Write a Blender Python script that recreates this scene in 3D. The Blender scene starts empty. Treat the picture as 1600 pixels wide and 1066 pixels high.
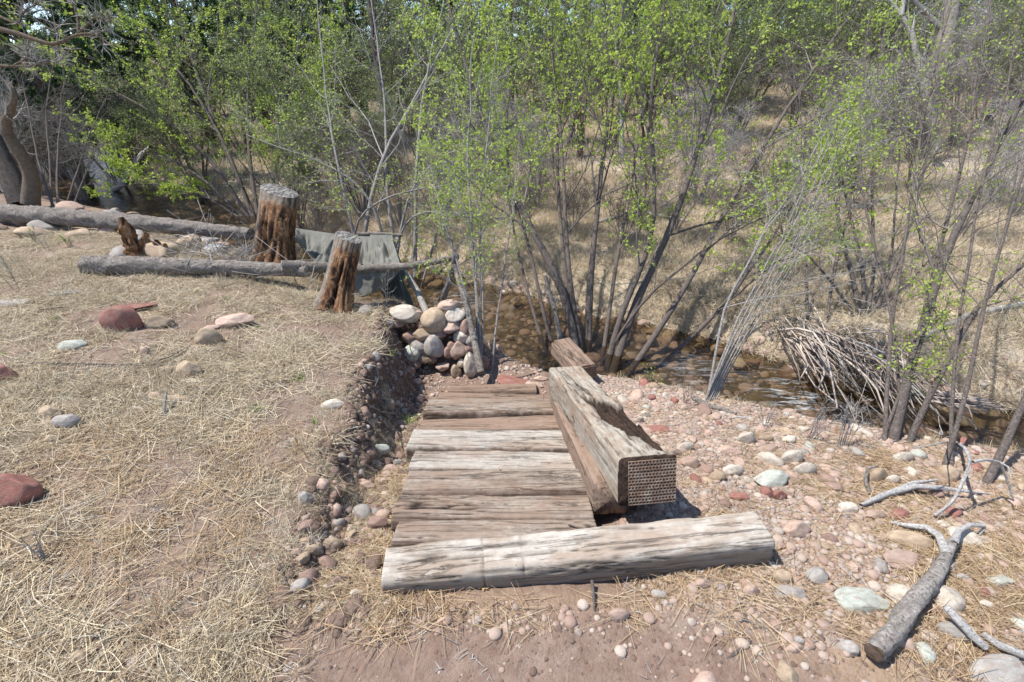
import bpy, math, random
import numpy as np
from mathutils import Vector, Matrix, Euler
random.seed(7)
RNG = np.random.default_rng(7)
PI = math.pi
SC = bpy.context.scene
COL = SC.collection

# ------------------------------------------------------------------ camera, sky, sun, exposure
PITCH = math.radians(28.6); FPX = 740.0; CAMH = 1.75
cam_d = bpy.data.cameras.new('camera'); cam = bpy.data.objects.new('camera', cam_d); COL.objects.link(cam)
cam_d.sensor_width = 36.0; cam_d.lens = 36.0 * FPX / 1600.0
cam_d.clip_start = 0.05; cam_d.clip_end = 600
cam.location = (0, 0, CAMH); cam.rotation_euler = (PI / 2 - PITCH, 0, 0)
SC.camera = cam

SUN_DIR = Vector((-0.52, 0.06, 1.0)).normalized()      # towards the sun
sun_el = math.asin(SUN_DIR.z); sun_az = math.atan2(SUN_DIR.x, SUN_DIR.y)
world = bpy.data.worlds.new('World'); SC.world = world; world.use_nodes = True
wn = world.node_tree; wn.nodes.clear()
sky = wn.nodes.new('ShaderNodeTexSky'); sky.sky_type = 'NISHITA'; sky.sun_disc = False
sky.sun_elevation = sun_el; sky.sun_rotation = sun_az; sky.altitude = 1900; sky.air_density = 1.0; sky.dust_density = 0.6
bg = wn.nodes.new('ShaderNodeBackground'); bg.inputs['Strength'].default_value = 0.15
wo = wn.nodes.new('ShaderNodeOutputWorld')
wn.links.new(sky.outputs[0], bg.inputs[0]); wn.links.new(bg.outputs[0], wo.inputs[0])
sl = bpy.data.lights.new('sun', 'SUN'); sl.energy = 4.2; sl.angle = math.radians(0.53); sl.color = (1.0, 0.955, 0.89)
so = bpy.data.objects.new('sun', sl); COL.objects.link(so)
so.rotation_euler = (-SUN_DIR).to_track_quat('-Z', 'Y').to_euler(); so.location = (-5, 2, 12)
SC.view_settings.view_transform = 'Standard'; SC.view_settings.look = 'None'
SC.view_settings.gamma = 1.0; SC.view_settings.use_curve_mapping = False
SC.view_settings.exposure = 0.78
SC.cycles.max_bounces = 8; SC.cycles.transparent_max_bounces = 16

# ------------------------------------------------------------------ helpers: noise, mesh building
def _h(ix, iy, iz, seed):
    with np.errstate(over='ignore'):
        n = (ix.astype(np.uint32) * np.uint32(374761393) + iy.astype(np.uint32) * np.uint32(668265263)
             + iz.astype(np.uint32) * np.uint32(2147483647) + np.uint32(seed) * np.uint32(1274126177))
        n = (n ^ (n >> np.uint32(13))) * np.uint32(1274126177)
        n = n ^ (n >> np.uint32(16))
    return (n & np.uint32(0xFFFFFF)).astype(np.float64) / 0xFFFFFF

def vnoise(x, y, z=None, seed=0):
    x, y = np.broadcast_arrays(np.asarray(x, float), np.asarray(y, float))
    z = np.zeros_like(x) if z is None else np.broadcast_to(np.asarray(z, float), x.shape)
    xi, yi, zi = np.floor(x), np.floor(y), np.floor(z)
    fx, fy, fz = x - xi, y - yi, z - zi
    fx = fx * fx * (3 - 2 * fx); fy = fy * fy * (3 - 2 * fy); fz = fz * fz * (3 - 2 * fz)
    xi, yi, zi = xi.astype(np.int64), yi.astype(np.int64), zi.astype(np.int64)
    def c(a, b, d): return _h(xi + a, yi + b, zi + d, seed)
    v0 = (c(0,0,0)*(1-fx)+c(1,0,0)*fx)*(1-fy) + (c(0,1,0)*(1-fx)+c(1,1,0)*fx)*fy
    v1 = (c(0,0,1)*(1-fx)+c(1,0,1)*fx)*(1-fy) + (c(0,1,1)*(1-fx)+c(1,1,1)*fx)*fy
    return v0 * (1 - fz) + v1 * fz

def fbm(x, y, z=None, octv=4, seed=0, gain=0.5):
    s = 0; a = 1; t = 0
    x = np.asarray(x, float); y = np.asarray(y, float); z = None if z is None else np.asarray(z, float)
    for i in range(octv):
        f = 2.03 ** i
        s = s + a * vnoise(x * f + 17.1 * i, y * f + 9.7 * i, None if z is None else z * f + 3.3 * i, seed + i)
        t += a; a *= gain
    return s / t            # 0..1

def sstep(a, b, x):
    t = np.clip((np.asarray(x, float) - a) / (b - a), 0, 1); return t * t * (3 - 2 * t)

def make_mesh(name, V, faces, mats=None, smooth=True, attrs=None, fmat=None):
    """faces: list of int arrays (n,k)."""
    me = bpy.data.meshes.new(name)
    V = np.asarray(V, np.float32)
    me.vertices.add(len(V)); me.vertices.foreach_set('co', V.ravel())
    faces = [np.asarray(f, np.int32) for f in faces if len(f)]
    if faces:
        loops = np.concatenate([f.ravel() for f in faces])
        tot = np.concatenate([np.full(len(f), f.shape[1], np.int32) for f in faces])
        st = np.concatenate([[0], np.cumsum(tot)[:-1]]).astype(np.int32)
        me.loops.add(len(loops)); me.loops.foreach_set('vertex_index', loops)
        me.polygons.add(len(tot)); me.polygons.foreach_set('loop_start', st); me.polygons.foreach_set('loop_total', tot)
        if smooth: me.polygons.foreach_set('use_smooth', np.ones(len(tot), bool))
        if fmat is not None: me.polygons.foreach_set('material_index', np.asarray(fmat, np.int32))
    for m in (mats if isinstance(mats, (list, tuple)) else [mats] if mats else []): me.materials.append(m)
    for k, a in (attrs or {}).items():
        at = me.attributes.new(k, 'FLOAT', 'POINT'); at.data.foreach_set('value', np.asarray(a, np.float32))
    me.update(calc_edges=True); me.validate()
    return me

def tag(o, label=None, cat=None, group=None, kind=None):
    if label: o['label'] = label
    if cat: o['category'] = cat
    if group: o['group'] = group
    if kind: o['kind'] = kind
    return o

def obj(name, me, parent=None, loc=None, rot=None, scale=None):
    o = bpy.data.objects.new(name, me); COL.objects.link(o)
    if parent is not None: o.parent = parent
    if loc is not None: o.location = loc
    if rot is not None: o.rotation_euler = rot
    if scale is not None: o.scale = scale
    return o

def empty(name, loc=(0, 0, 0), rot=(0, 0, 0)):
    o = bpy.data.objects.new(name, None); COL.objects.link(o); o.location = loc; o.rotation_euler = rot
    o.empty_display_size = 0.1
    return o

def copy_tree(o, parent=None):
    c = o.copy(); COL.objects.link(c); c.parent = parent
    for ch in list(o.children): copy_tree(ch, c)
    return c

def nrm(a): return a / np.maximum(np.linalg.norm(a, axis=-1, keepdims=True), 1e-9)

def tubes(P, R, sides=4, rnd=None, cap=False):
    """P (N,K,3) polylines, R (N,K) radii -> V, F, per-vertex rnd, per-vertex t"""
    N, K, _ = P.shape
    T = np.empty_like(P); T[:, 1:-1] = P[:, 2:] - P[:, :-2]; T[:, 0] = P[:, 1] - P[:, 0]; T[:, -1] = P[:, -1] - P[:, -2]
    T = nrm(T); m = nrm(P[:, -1] - P[:, 0])
    ref = np.where(np.abs(m[:, 2:3]) > 0.8, np.array([[1.0, 0.1, 0]]), np.array([[0.1, 0.05, 1.0]]))
    ref = ref[:, None, :] * np.ones((1, K, 1))
    n = nrm(ref - (ref * T).sum(-1, keepdims=True) * T); b = np.cross(T, n)
    a = np.arange(sides) * 2 * PI / sides
    V = P[:, :, None, :] + R[:, :, None, None] * (np.cos(a)[None, None, :, None] * n[:, :, None, :] + np.sin(a)[None, None, :, None] * b[:, :, None, :])
    idx = np.arange(N * K * sides).reshape(N, K, sides)
    q = np.stack([idx[:, :-1], np.roll(idx, -1, 2)[:, :-1], np.roll(idx, -1, 2)[:, 1:], idx[:, 1:]], -1).reshape(-1, 4)
    F = [q]
    if cap:
        F.append(idx[:, 0, ::-1].reshape(-1, sides)); F.append(idx[:, -1].reshape(-1, sides))
    r = RNG.random(N) if rnd is None else rnd
    return V.reshape(-1, 3), F, np.repeat(r, K * sides)

def join(parts):
    """parts: list of (V, [F], rnd)"""
    Vs = []; Fs = []; Rs = []; o = 0
    for V, F, r in parts:
        Vs.append(V); Rs.append(r)
        Fs += [f + o for f in F if len(f)]; o += len(V)
    return np.concatenate(Vs), Fs, np.concatenate(Rs)

def resample(pts, K):
    pts = np.asarray(pts, float); d = np.r_[0, np.cumsum(np.linalg.norm(np.diff(pts, axis=0), axis=1))]
    s = np.linspace(0, d[-1], K)
    # Catmull-like smoothing by cubic interpolation of each coordinate
    out = np.stack([np.interp(s, d, pts[:, i]) for i in range(3)], -1)
    for _ in range(2): out[1:-1] = (out[:-2] + 2 * out[1:-1] + out[2:]) / 4
    return out

# ------------------------------------------------------------------ helpers: where a pixel of the photograph lies in the place
ST, CT = math.sin(PITCH), math.cos(PITCH)
def ray(px, py):
    xc = (px - 800) / FPX; yc = (py - 533) / FPX
    return np.array([xc, CT - yc * ST, -(ST + yc * CT)])
def PD(px, py, D): return np.array([0, 0, CAMH]) + ray(px, py) * D
def PZ(px, py, z):
    r = ray(px, py); return PD(px, py, (z - CAMH) / r[2])

# ------------------------------------------------------------------ terrain
WATER = -0.90
NX = np.array([-60, -34, -20, -13.8, -11.2, -7, -3.3, -1.5, -.3, .35, .95, 1.55, 2.1, 2.6, 3.1, 3.8, 5, 8, 60.])
NY = np.array([52, 32, 19, 13.3, 12.4, 10.2, 7.2, 5.5, 4.75, 4.4, 3.95, 3.35, 2.95, 2.7, 2.5, 2.15, 1.8, 1.2, -4.])
FX = np.array([-60, -34, -16.5, -11.7, -6.0, -1.63, 0, 1.03, 1.76, 2.73, 3.05, 3.77, 4.53, 6, 9, 60.])
FY = np.array([62, 40, 22, 14.4, 11.25, 7.17, 6.03, 5.35, 4.95, 4.45, 4.10, 3.68, 3.38, 2.95, 2.4, -2.])
EY = np.array([-5, .5, .9, 1.1, 1.25, 1.41, 1.59, 1.84, 2.1, 2.47, 2.82, 3.35, 3.71, 4.2, 4.6, 6.])
EX = np.array([-.92, -.90, -.93, -.93, -.94, -.93, -.97, -1.03, -1.01, -1.04, -1.07, -1.10, -1.17, -1.2, -1.15, -1.1])
def yn(x): return np.interp(x, NX, NY) + 0.10 * (fbm(np.asarray(x) * 1.7, 0 * np.asarray(x) + 3, seed=5) - .5)
def yf(x): return np.interp(x, FX, FY) + 0.35 * (fbm(np.asarray(x) * 1.3, 0 * np.asarray(x) + 8, seed=6) - .5)
def xe(y): return np.interp(y, EY, EX) + 0.16 * (fbm(np.asarray(y) * 4.5, 0 * np.asarray(y) + 1, seed=9, octv=3) - .5)

def rbf_fit(ctrl):
    c = np.array(ctrl, float); X = c[:, :2]; n = len(X)
    K = np.linalg.norm(X[:, None] - X[None], axis=-1) + 1e-4 * np.eye(n)
    A = np.zeros((n + 3, n + 3)); A[:n, :n] = K; A[:n, n] = 1; A[:n, n+1:] = X; A[n, :n] = 1; A[n+1:, :n] = X.T
    w = np.linalg.solve(A, np.r_[c[:, 2], 0, 0, 0]); return X, w
def rbf(fit, x, y):
    X, w = fit; n = len(X); s = w[n] + w[n+1] * x + w[n+2] * y
    for i in range(n): s = s + w[i] * np.hypot(x - X[i, 0], y - X[i, 1])
    return s
def ctl(L): return [tuple(PZ(a, b, z)) for a, b, z in L]
LEFT = rbf_fit(ctl([(0,1060,0),(300,1060,0),(450,900,0),(100,800,.03),(300,700,.0),(0,600,.05),(450,600,-.02),(200,500,.05),(550,520,-.05),
    (0,430,.08),(300,430,.05),(500,460,-.03),(600,480,-.2),(575,450,-.33),(0,370,.08),(250,370,.0),(440,400,-.05)]) + [(-1,.3,0),(-3,-1,0),(-8,-1,0),(-10,5,0),(-12,9,-.1),(-20,14,-.2),(-3.4,6.0,-.1),(-5,7,-.2),(-25,-2,0)])
RIGHT = rbf_fit(ctl([(800,1060,0),(800,960,0),(1200,860,0),(1100,800,-.02),(1300,800,-.03),(1500,900,0),(1590,1060,0),(1200,720,-.12),
    (1100,680,-.19),(1400,740,-.09),(1590,830,-.02),(1000,640,-.34),(960,610,-.44),(760,590,-.62),(800,565,-.68),(1050,740,-.08),(880,570,-.60)])
    + [(0,.3,0),(2,-1,0),(8,-2,0),(3.5,1.6,0),(6,1,-.05),(0,2.5,-.32),(-.4,3.4,-.6),(-.9,3.9,-.55)])
FARF = rbf_fit(ctl([(900,400,-.5),(1200,450,-.48),(1500,560,-.42),(1590,600,-.38),(1200,330,-.25),(1500,400,-.15),(900,300,-.25),(1300,240,.15),
    (1500,260,.2),(300,270,-.55),(500,300,-.5),(250,235,-.4),(600,240,-.3),(1050,250,.0)]) + [(0,22,.4),(-12,24,-.1),(14,22,1.0),(0,34,2.2),(-20,34,1.0),
    (20,34,3.0),(0,60,6),(-40,60,5),(40,60,7),(0,100,8),(60,100,9),(-80,100,8),(60,20,3),(12,5,.1),(30,2,.5),(140,140,9),(-140,140,9)])

def height(x, y, detail=True):
    x = np.asarray(x, float); y = np.asarray(y, float)
    L = rbf(LEFT, x, y); R = rbf(RIGHT, x, y); F = rbf(FARF, x, y)
    zt = np.interp(y, [1.15, 3.3, 3.6, 6], [-0.01, -.66, -.68, -.72])
    e = xe(y); bw = np.interp(y, [.8, 1.3, 2.2, 3.6], [.12, .16, .26, .30])
    u = sstep(-.02, 1.0, (x - e) / bw)
    dm = sstep(.42, .72, x)
    mid = zt * (1 - dm) + R * dm
    near = L * (1 - u) + mid * u
    mound = .5 * np.exp(-(((x + .62) / .42) ** 2 + ((y - 4.35) / .30) ** 2))      # soil behind the stacked stones
    near = near + mound * (x > -1.4) * sstep(3.6, 4.1, y)
    bed = -1.06 + .05 * (fbm(x * 3, y * 3, seed=31) - .5)
    tn = (yn(x) - y) * .75; wn_ = np.interp(x, [-12, -4, -1.2, -.4, .5, 1.3, 3], [1.8, 1.6, .8, .5, .5, .38, .42])
    a = sstep(-.12, 1, tn / wn_)
    hn = bed * (1 - a) + np.maximum(near, -.86 + 0 * near) * a
    tf = (y - yf(x)) * .75; wf = np.interp(x, [-12, 0, 3], [1.2, .9, .55])
    b = sstep(-.15, 1, tf / wf)
    hf = bed * (1 - b) + F * b
    mid_y = (yn(x) + yf(x)) / 2
    h = np.where(y < mid_y, hn, hf)
    if detail:
        far = sstep(5, 14, np.hypot(x, y))
        h = h + .05 * (fbm(x * 1.1, y * 1.1, seed=1) - .5) * (.4 + far * 3)
        h = h + .022 * (fbm(x * 6, y * 6, seed=2, octv=4, gain=.6) - .5) * (1 - .6 * far)
        nearb = sstep(3.5, 2.5, y); h = h + .010 * nearb * (fbm(x * 19, y * 19, seed=4, octv=2) - .5) * (.5 + sstep(.4, .6, vnoise(x * 2.2, y * 2.2, seed=14)))
        bank = np.clip(u * (1 - u) * 4, 0, 1) * (y > 1.0) * (y < 4.8) * (x < .3)
        h = h + bank * (.15 * (fbm(x * 8, y * 8, seed=3, octv=5, gain=.68) - .5))
        e2 = np.clip(1 - np.abs(x - e) / .5, 0, 1) * (y > .95) * (y < 4.4); cl = fbm(x * 22, y * 22, seed=13, octv=2); h = h + .035 * e2 * np.maximum(cl - .55, 0) / .45 * (x > e - .06)
    return h
def hz(x, y): return float(height(np.array([x]), np.array([y]))[0])

def G(px, py):
    """point of the ground seen at a pixel"""
    r = ray(px, py); D = np.concatenate([np.linspace(.8, 8, 900), np.linspace(8, 70, 900)])
    P = np.array([0, 0, CAMH]) + D[:, None] * r
    below = P[:, 2] < height(P[:, 0], P[:, 1])
    i = int(np.argmax(below)) if below.any() else len(D) - 1
    return P[i], D[i]

# masks of what the ground is made of
def masks(x, y):
    e = xe(y); n1 = fbm(x * 2.3, y * 2.3, seed=41); n2 = fbm(x * 7, y * 7, seed=42)
    nearside = y < yn(x) - .1
    left = sstep(.05, -.06, x - e + .10 * (n2 - .5)) * nearside
    bare = sstep(.46, .58, n1 + .22 * sstep(-2.4, -1.1, x) * sstep(3.6, 2.6, y) * sstep(.9, 1.4, y))
    straw = left * (1 - .75 * bare)
    needles = sstep(.8, 1.4, x + .5 * (n1 - .5)) * sstep(2.2, 1.7, y) * nearside * (.35 + .65 * sstep(.35, .55, n2))
    strip = .75 * np.exp(-((y - 1.12) / .05) ** 2) * sstep(-.55, -.45, x) * sstep(1.1, .9, x)
    strip = np.maximum(strip, sstep(-.95, -.85, x) * sstep(-.42, -.52, x) * sstep(1.02, 1.15, y) * sstep(2.6, 1.9, y) * .8)
    gravel = sstep(.42, .62, x) * sstep(.9, 1.35, y + .25 * (x - .5)) * nearside
    meadow = (y > yf(x) + .2) * 1.0
    return dict(straw=straw, needles=np.maximum(needles, strip * (.5 + .5 * n2)), gravel=gravel, meadow=meadow, left=left)

# ------------------------------------------------------------------ materials
class NB:
    def __init__(s, name):
        s.m = bpy.data.materials.new(name); s.m.use_nodes = True; s.t = s.m.node_tree; s.t.nodes.clear()
        s.out = s.t.nodes.new('ShaderNodeOutputMaterial')
    def n(s, typ, props=None, **inp):
        nd = s.t.nodes.new('ShaderNode' + typ)
        for k, v in (props or {}).items(): setattr(nd, k, v)
        for k, v in inp.items():
            key = int(k[1:]) if k[0] == 'i' and k[1:].isdigit() else k.replace('_', ' ')
            s.set(nd, key, v)
        return nd
    def set(s, nd, key, v):
        i = nd.inputs[key]
        if isinstance(v, bpy.types.NodeSocket): s.t.links.new(v, i)
        elif isinstance(v, bpy.types.Node): s.t.links.new(v.outputs[0], i)
        else:
            if i.type == 'RGBA' and len(v) == 3: v = (*v, 1)
            i.default_value = v
    def noise(s, vec, scale, detail=4, rough=.6, dist=0): return s.n('TexNoise', Vector=vec, Scale=scale, Detail=detail, Roughness=rough, Distortion=dist).outputs[0]
    def ramp(s, fac, stops, interp='LINEAR'):
        r = s.n('ValToRGB', Fac=fac); cr = r.color_ramp; cr.interpolation = interp
        while len(cr.elements) < len(stops): cr.elements.new(.5)
        for e, (p, c) in zip(cr.elements, stops):
            e.position = p; e.color = (*c, 1) if isinstance(c, (tuple, list)) else (c, c, c, 1)
        return r.outputs[0]
    def mix(s, fac, a, b, mode='MIX'):
        nd = s.n('Mix', dict(data_type='RGBA', blend_type=mode)); s.set(nd, 0, fac); s.set(nd, 6, a); s.set(nd, 7, b); return nd.outputs[2]
    def math(s, op, a, b=0.0, clamp=False):
        nd = s.n('Math', dict(operation=op, use_clamp=clamp)); s.set(nd, 0, a); s.set(nd, 1, b); return nd.outputs[0]
    def attr(s, name): return s.n('Attribute', dict(attribute_name=name)).outputs['Fac']
    def obj(s): return s.n('TexCoord').outputs['Object']
    def mapping(s, vec, scale=(1,1,1), loc=(0,0,0)): return s.n('Mapping', Vector=vec, Scale=scale, Location=loc).outputs[0]
    def random(s): return s.n('ObjectInfo').outputs['Random']
    def offset(s, vec, amt=20.0):
        r = s.math('MULTIPLY', s.random(), amt); return s.n('VectorMath', dict(operation='ADD'), i0=vec, i1=s.n('CombineXYZ', X=r, Y=r, Z=r).outputs[0]).outputs[0]
    def bump(s, h, strength=.5, dist=.01, normal=None):
        b = s.n('Bump', Height=h, Strength=strength, Distance=dist)
        if normal is not None: s.set(b, 'Normal', normal)
        return b.outputs[0]
    def bsdf(s, col, rough=.85, normal=None, spec=.3, **kw):
        b = s.n('BsdfPrincipled', Base_Color=col, Roughness=rough); b.inputs['Specular IOR Level'].default_value = spec
        if normal is not None: s.set(b, 'Normal', normal)
        for k, v in kw.items(): s.set(b, k.replace('_', ' '), v)
        return b.outputs[0]
    def done(s, shader): s.t.links.new(shader, s.out.inputs[0]); return s.m

def mat_ground():
    b = NB('ground_soil'); p = b.n('NewGeometry').outputs['Position']
    n1 = b.noise(p, 1.6, 5); n2 = b.noise(p, 14, 6, .65); n3 = b.noise(p, 60, 4, .7)
    dirt = b.ramp(n1, [(.3, (.20, .138, .105)), (.55, (.25, .180, .140)), (.72, (.295, .222, .178))])
    dirt = b.mix(b.ramp(n2, [(.35, 0.0), (.7, 1.0)]), dirt, (.165, .105, .078))
    grit = b.n('TexVoronoi', Vector=p, Scale=70.0).outputs['Color']
    gcol = b.ramp(b.n('SeparateColor', Color=grit).outputs[0], [(.1, (.25, .175, .135)), (.5, (.35, .265, .21)), (.8, (.46, .39, .32)), (1, (.34, .32, .29))])
    dirt = b.mix(b.math('ADD', b.math('MULTIPLY', b.attr('gravel'), .7), .10), dirt, gcol)
    st = b.mapping(p, (1, 1, 1)); s1 = b.noise(b.n('VectorMath', dict(operation='ADD'), i0=b.mapping(p, (30, 90, 30)), i1=b.n('TexNoise', Vector=p, Scale=9.0).outputs[1]).outputs[0], 1.0, 5, .75, 1.5)
    straw = b.ramp(s1, [(.25, (.12, .085, .06)), (.45, (.23, .17, .12)), (.6, (.36, .29, .20)), (.75, (.50, .43, .31))])
    col = b.mix(b.math('MULTIPLY', b.attr('straw'), .72), dirt, straw)
    col = b.mix(b.math('MULTIPLY', b.attr('needles'), .5), col, b.ramp(s1, [(.3, (.26, .17, .10)), (.7, (.50, .36, .20))]))
    mz = b.noise(p, .9, 5); mead = b.ramp(b.math('ADD', b.math('MULTIPLY', mz, .6), b.math('MULTIPLY', s1, .4)),
        [(.30, (.19, .145, .10)), (.45, (.37, .295, .21)), (.58, (.50, .42, .31)), (.72, (.32, .28, .17))])
    col = b.mix(b.attr('meadow'), col, mead)
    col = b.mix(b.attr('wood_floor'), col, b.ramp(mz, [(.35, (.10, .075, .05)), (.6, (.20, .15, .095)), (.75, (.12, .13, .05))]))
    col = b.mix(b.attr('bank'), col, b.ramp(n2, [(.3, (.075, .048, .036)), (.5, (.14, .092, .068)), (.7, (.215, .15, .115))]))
    col = b.mix(b.attr('bed'), col, b.ramp(b.noise(p, 7, 5), [(.35, (.075, .058, .036)), (.55, (.16, .12, .07)), (.72, (.27, .22, .145))]))
    h = b.math('ADD', b.math('MULTIPLY', n2, .6), b.math('MULTIPLY', n3, .3))
    h = b.math('ADD', h, b.math('MULTIPLY', b.n('TexVoronoi', Vector=p, Scale=45.0).outputs['Distance'], b.math('MULTIPLY', b.attr('gravel'), -.5)))
    return b.done(b.bsdf(col, .95, b.bump(h, 1.0, .03), .12))

def mat_water():
    b = NB('creek_water'); p = b.n('NewGeometry').outputs['Position']
    w = b.mapping(p, (5, 9, 5)); n = b.noise(w, 1.0, 5, .62, 1.2); n2 = b.noise(p, 26, 3)
    nr = b.bump(b.math('ADD', n, b.math('MULTIPLY', n2, .2)), .35, .03)
    tr = b.n('BsdfTransparent', Color=(.60, .56, .48)).outputs[0]
    gl = b.n('BsdfGlossy', Color=(1, 1, 1), Roughness=.06, Normal=nr).outputs[0]
    fr = b.n('Fresnel', IOR=1.42, Normal=nr).outputs[0]
    wet = b.n('MixShader', i0=b.math('MULTIPLY', fr, 1.0, True), i1=tr, i2=gl).outputs[0]
    foam = b.bsdf((.72, .76, .8), .4)
    fm = b.math('MULTIPLY', b.attr('foam'), b.ramp(b.noise(b.n('Mapping', Vector=p, Rotation=(0, 0, .75), Scale=(4, 17, 9)).outputs[0], 1.3, 6, .7, .8), [(.50, 0.0), (.72, .9)]))
    return b.done(b.n('MixShader', i0=fm, i1=wet, i2=foam).outputs[0])

def mat_wood(name, light, dark, dirt, amt, splash=0.0):
    b = NB(name); v = b.offset(b.obj())
    g = b.math('ADD', b.math('MULTIPLY', b.noise(b.mapping(v, (5, 38, 38)), 1.0, 8, .8, .6), .6), b.math('MULTIPLY', b.noise(v, 30, 6, .7), .4))
    g2 = b.noise(b.mapping(v, (.9, 11, 11)), 1.0, 6, .7, .9)
    col = b.ramp(g, [(.30, dark), (.43, tuple(.55 * a + .45 * c for a, c in zip(dark, light))), (.56, light), (.75, tuple(min(1, 1.18 * c) for c in light))])
    crack = b.ramp(g2, [(.40, 0.0), (.42, 1.0), (.44, 0.0)])
    crack2 = b.ramp(b.noise(b.mapping(v, (3.0, 85, 85)), 1.0, 4, .6, .2), [(.34, .85), (.41, 0.0)])
    stain = b.ramp(b.noise(b.mapping(v, (3, 5, 5)), 1.0, 6, .65, .5), [(.52 - amt * .35, 0.0), (.62 - amt * .1, 1.0)])
    col = b.mix(b.math('MULTIPLY', stain, .8), col, b.mix(.5, dirt, tuple(.7 * d for d in dirt)) if False else dirt)
    if splash: col = b.mix(b.ramp(b.math('ADD', b.n('SeparateXYZ', Vector=b.obj()).outputs[2], b.math('MULTIPLY', b.math('SUBTRACT', b.noise(v, 4, 5), .5), .10)), [(.095, splash), (.15, 0.0)]), col, tuple(.66 * d for d in dirt))  # darker tan towards the bottom of the timber
    col = b.mix(b.ramp(b.noise(v, 26, 5, .7), [(.5, 0.0), (.75, .35)]), col, dirt)
    k = b.ramp(b.n('TexVoronoi', Vector=b.mapping(v, (6, 9, 9)), Scale=1.0).outputs['Distance'], [(.05, 1.0), (.11, 0.0)])
    col = b.mix(b.math('MULTIPLY', k, .6), col, tuple(.35 * d for d in dark))
    col = b.mix(b.math('MULTIPLY', b.math('MAXIMUM', crack, crack2), .5), col, tuple(.22 * d for d in dark))
    col = b.mix(b.attr('crack'), col, tuple(.25 * d for d in dark))
    col = b.mix(b.math('MULTIPLY', b.attr('soil'), b.ramp(b.noise(v, 18, 4), [(.3, .35), (.6, 1.0)])), col, (.10, .068, .05))  # edge dirt together with painted shade of the gaps between timbers
    col = b.mix(b.attr('rot'), col, b.ramp(g, [(.40, (.014, .009, .007)), (.56, (.055, .036, .026)), (.75, (.14, .095, .068))]))  # rotten wood, plus shade painted on the plated ends
    h = b.math('SUBTRACT', g, b.math('MULTIPLY', b.math('MAXIMUM', crack, crack2), .8))
    return b.done(b.bsdf(col, .88, b.bump(h, .8, .006), .15))

def mat_bark(name, a, c, scale=1.0, lichen=None):
    b = NB(name); v = b.offset(b.obj())
    n = b.noise(v, 22 * scale, 7, .72, .8); n2 = b.noise(v, 7 * scale, 5, .65, 1.2); n3 = b.noise(v, 48 * scale, 5, .7, .4)
    col = b.ramp(b.math('ADD', b.math('MULTIPLY', n, .4), b.math('ADD', b.math('MULTIPLY', n2, .25), b.math('MULTIPLY', n3, .35))), [(.36, a), (.62, c)])
    cr = b.ramp(n, [(.44, 0.0), (.48, 1.0), (.52, 0.0)]); pit = b.ramp(n3, [(.32, 1.0), (.42, 0.0)])
    k = b.math('MAXIMUM', b.math('MULTIPLY', cr, .15), b.math('MULTIPLY', pit, .6))
    col = b.mix(k, col, tuple(.35 * x for x in a))
    return b.done(b.bsdf(col, .92, b.bump(b.math('SUBTRACT', b.math('ADD', n, n3), k), .9, .012), .15))

def mat_twig(name, a, c):
    b = NB(name); r = b.attr('rnd'); n = b.noise(b.obj(), 30, 3)
    col = b.ramp(b.math('ADD', b.math('MULTIPLY', r, .7), b.math('MULTIPLY', n, .4)), [(.15, a), (.85, c)])
    return b.done(b.bsdf(col, .85, None, .2))

def mat_leaf(name, a, c, trans=.35):
    b = NB(name); r = b.attr('rnd')
    col = b.ramp(r, [(.0, a), (1.0, c)])
    d = b.bsdf(col, .55, None, .3); t = b.n('BsdfTranslucent', Color=col).outputs[0]
    return b.done(b.n('MixShader', i0=trans, i1=d, i2=t).outputs[0])

def mat_straw(name, stops):
    b = NB(name); r = b.math('ADD', b.math('MULTIPLY', b.attr('rnd'), .7), b.math('MULTIPLY', b.random(), .3))
    col = b.ramp(r, stops)
    d = b.bsdf(col, .7, None, .25); t = b.n('BsdfTranslucent', Color=col).outputs[0]
    return b.done(b.n('MixShader', i0=.2, i1=d, i2=t).outputs[0])

def mat_stone(name, a, c, speck=(.12, .10, .09), lichen=0.0):
    b = NB(name); v = b.offset(b.obj(), 30)
    n = b.noise(v, 2.2, 6, .65, .4); n2 = b.noise(v, 14, 5, .7)
    col = b.ramp(n, [(.3, a), (.7, c)])
    br = b.math('ADD', b.math('MULTIPLY', b.random(), .34), .83)
    col = b.mix(1.0, col, b.n('CombineColor', Red=br, Green=br, Blue=br).outputs[0], 'MULTIPLY')
    col = b.mix(b.ramp(n2, [(.58, 0.0), (.72, .55)]), col, speck)
    col = b.mix(b.ramp(b.noise(v, 3.1, 5, .6), [(.48, 0.0), (.66, .6)]), col, (.29, .20, .155))   # red dust
    if lichen: col = b.mix(b.ramp(b.noise(v, 5, 6, .7), [(.5, 0.0), (.6, lichen)]), col, (.42, .46, .36))
    return b.done(b.bsdf(col, .82, b.bump(b.math('ADD', b.math('MULTIPLY', n, .5), b.math('MULTIPLY', n2, .4)), .5, .02), .25))

def mat_pebble():
    b = NB('mixed_pebbles'); r = b.random(); n = b.noise(b.obj(), 3, 4)
    col = b.ramp(r, [(.0, (.30, .195, .15)), (.2, (.39, .28, .22)), (.4, (.47, .375, .30)), (.55, (.33, .235, .185)), (.7, (.53, .46, .385)), (.85, (.36, .335, .30)), (1, (.24, .15, .115))])
    col = b.mix(b.math('MULTIPLY', n, .75), col, (.29, .205, .16))
    return b.done(b.bsdf(col, .85, b.bump(n, .4, .01), .25))

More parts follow.
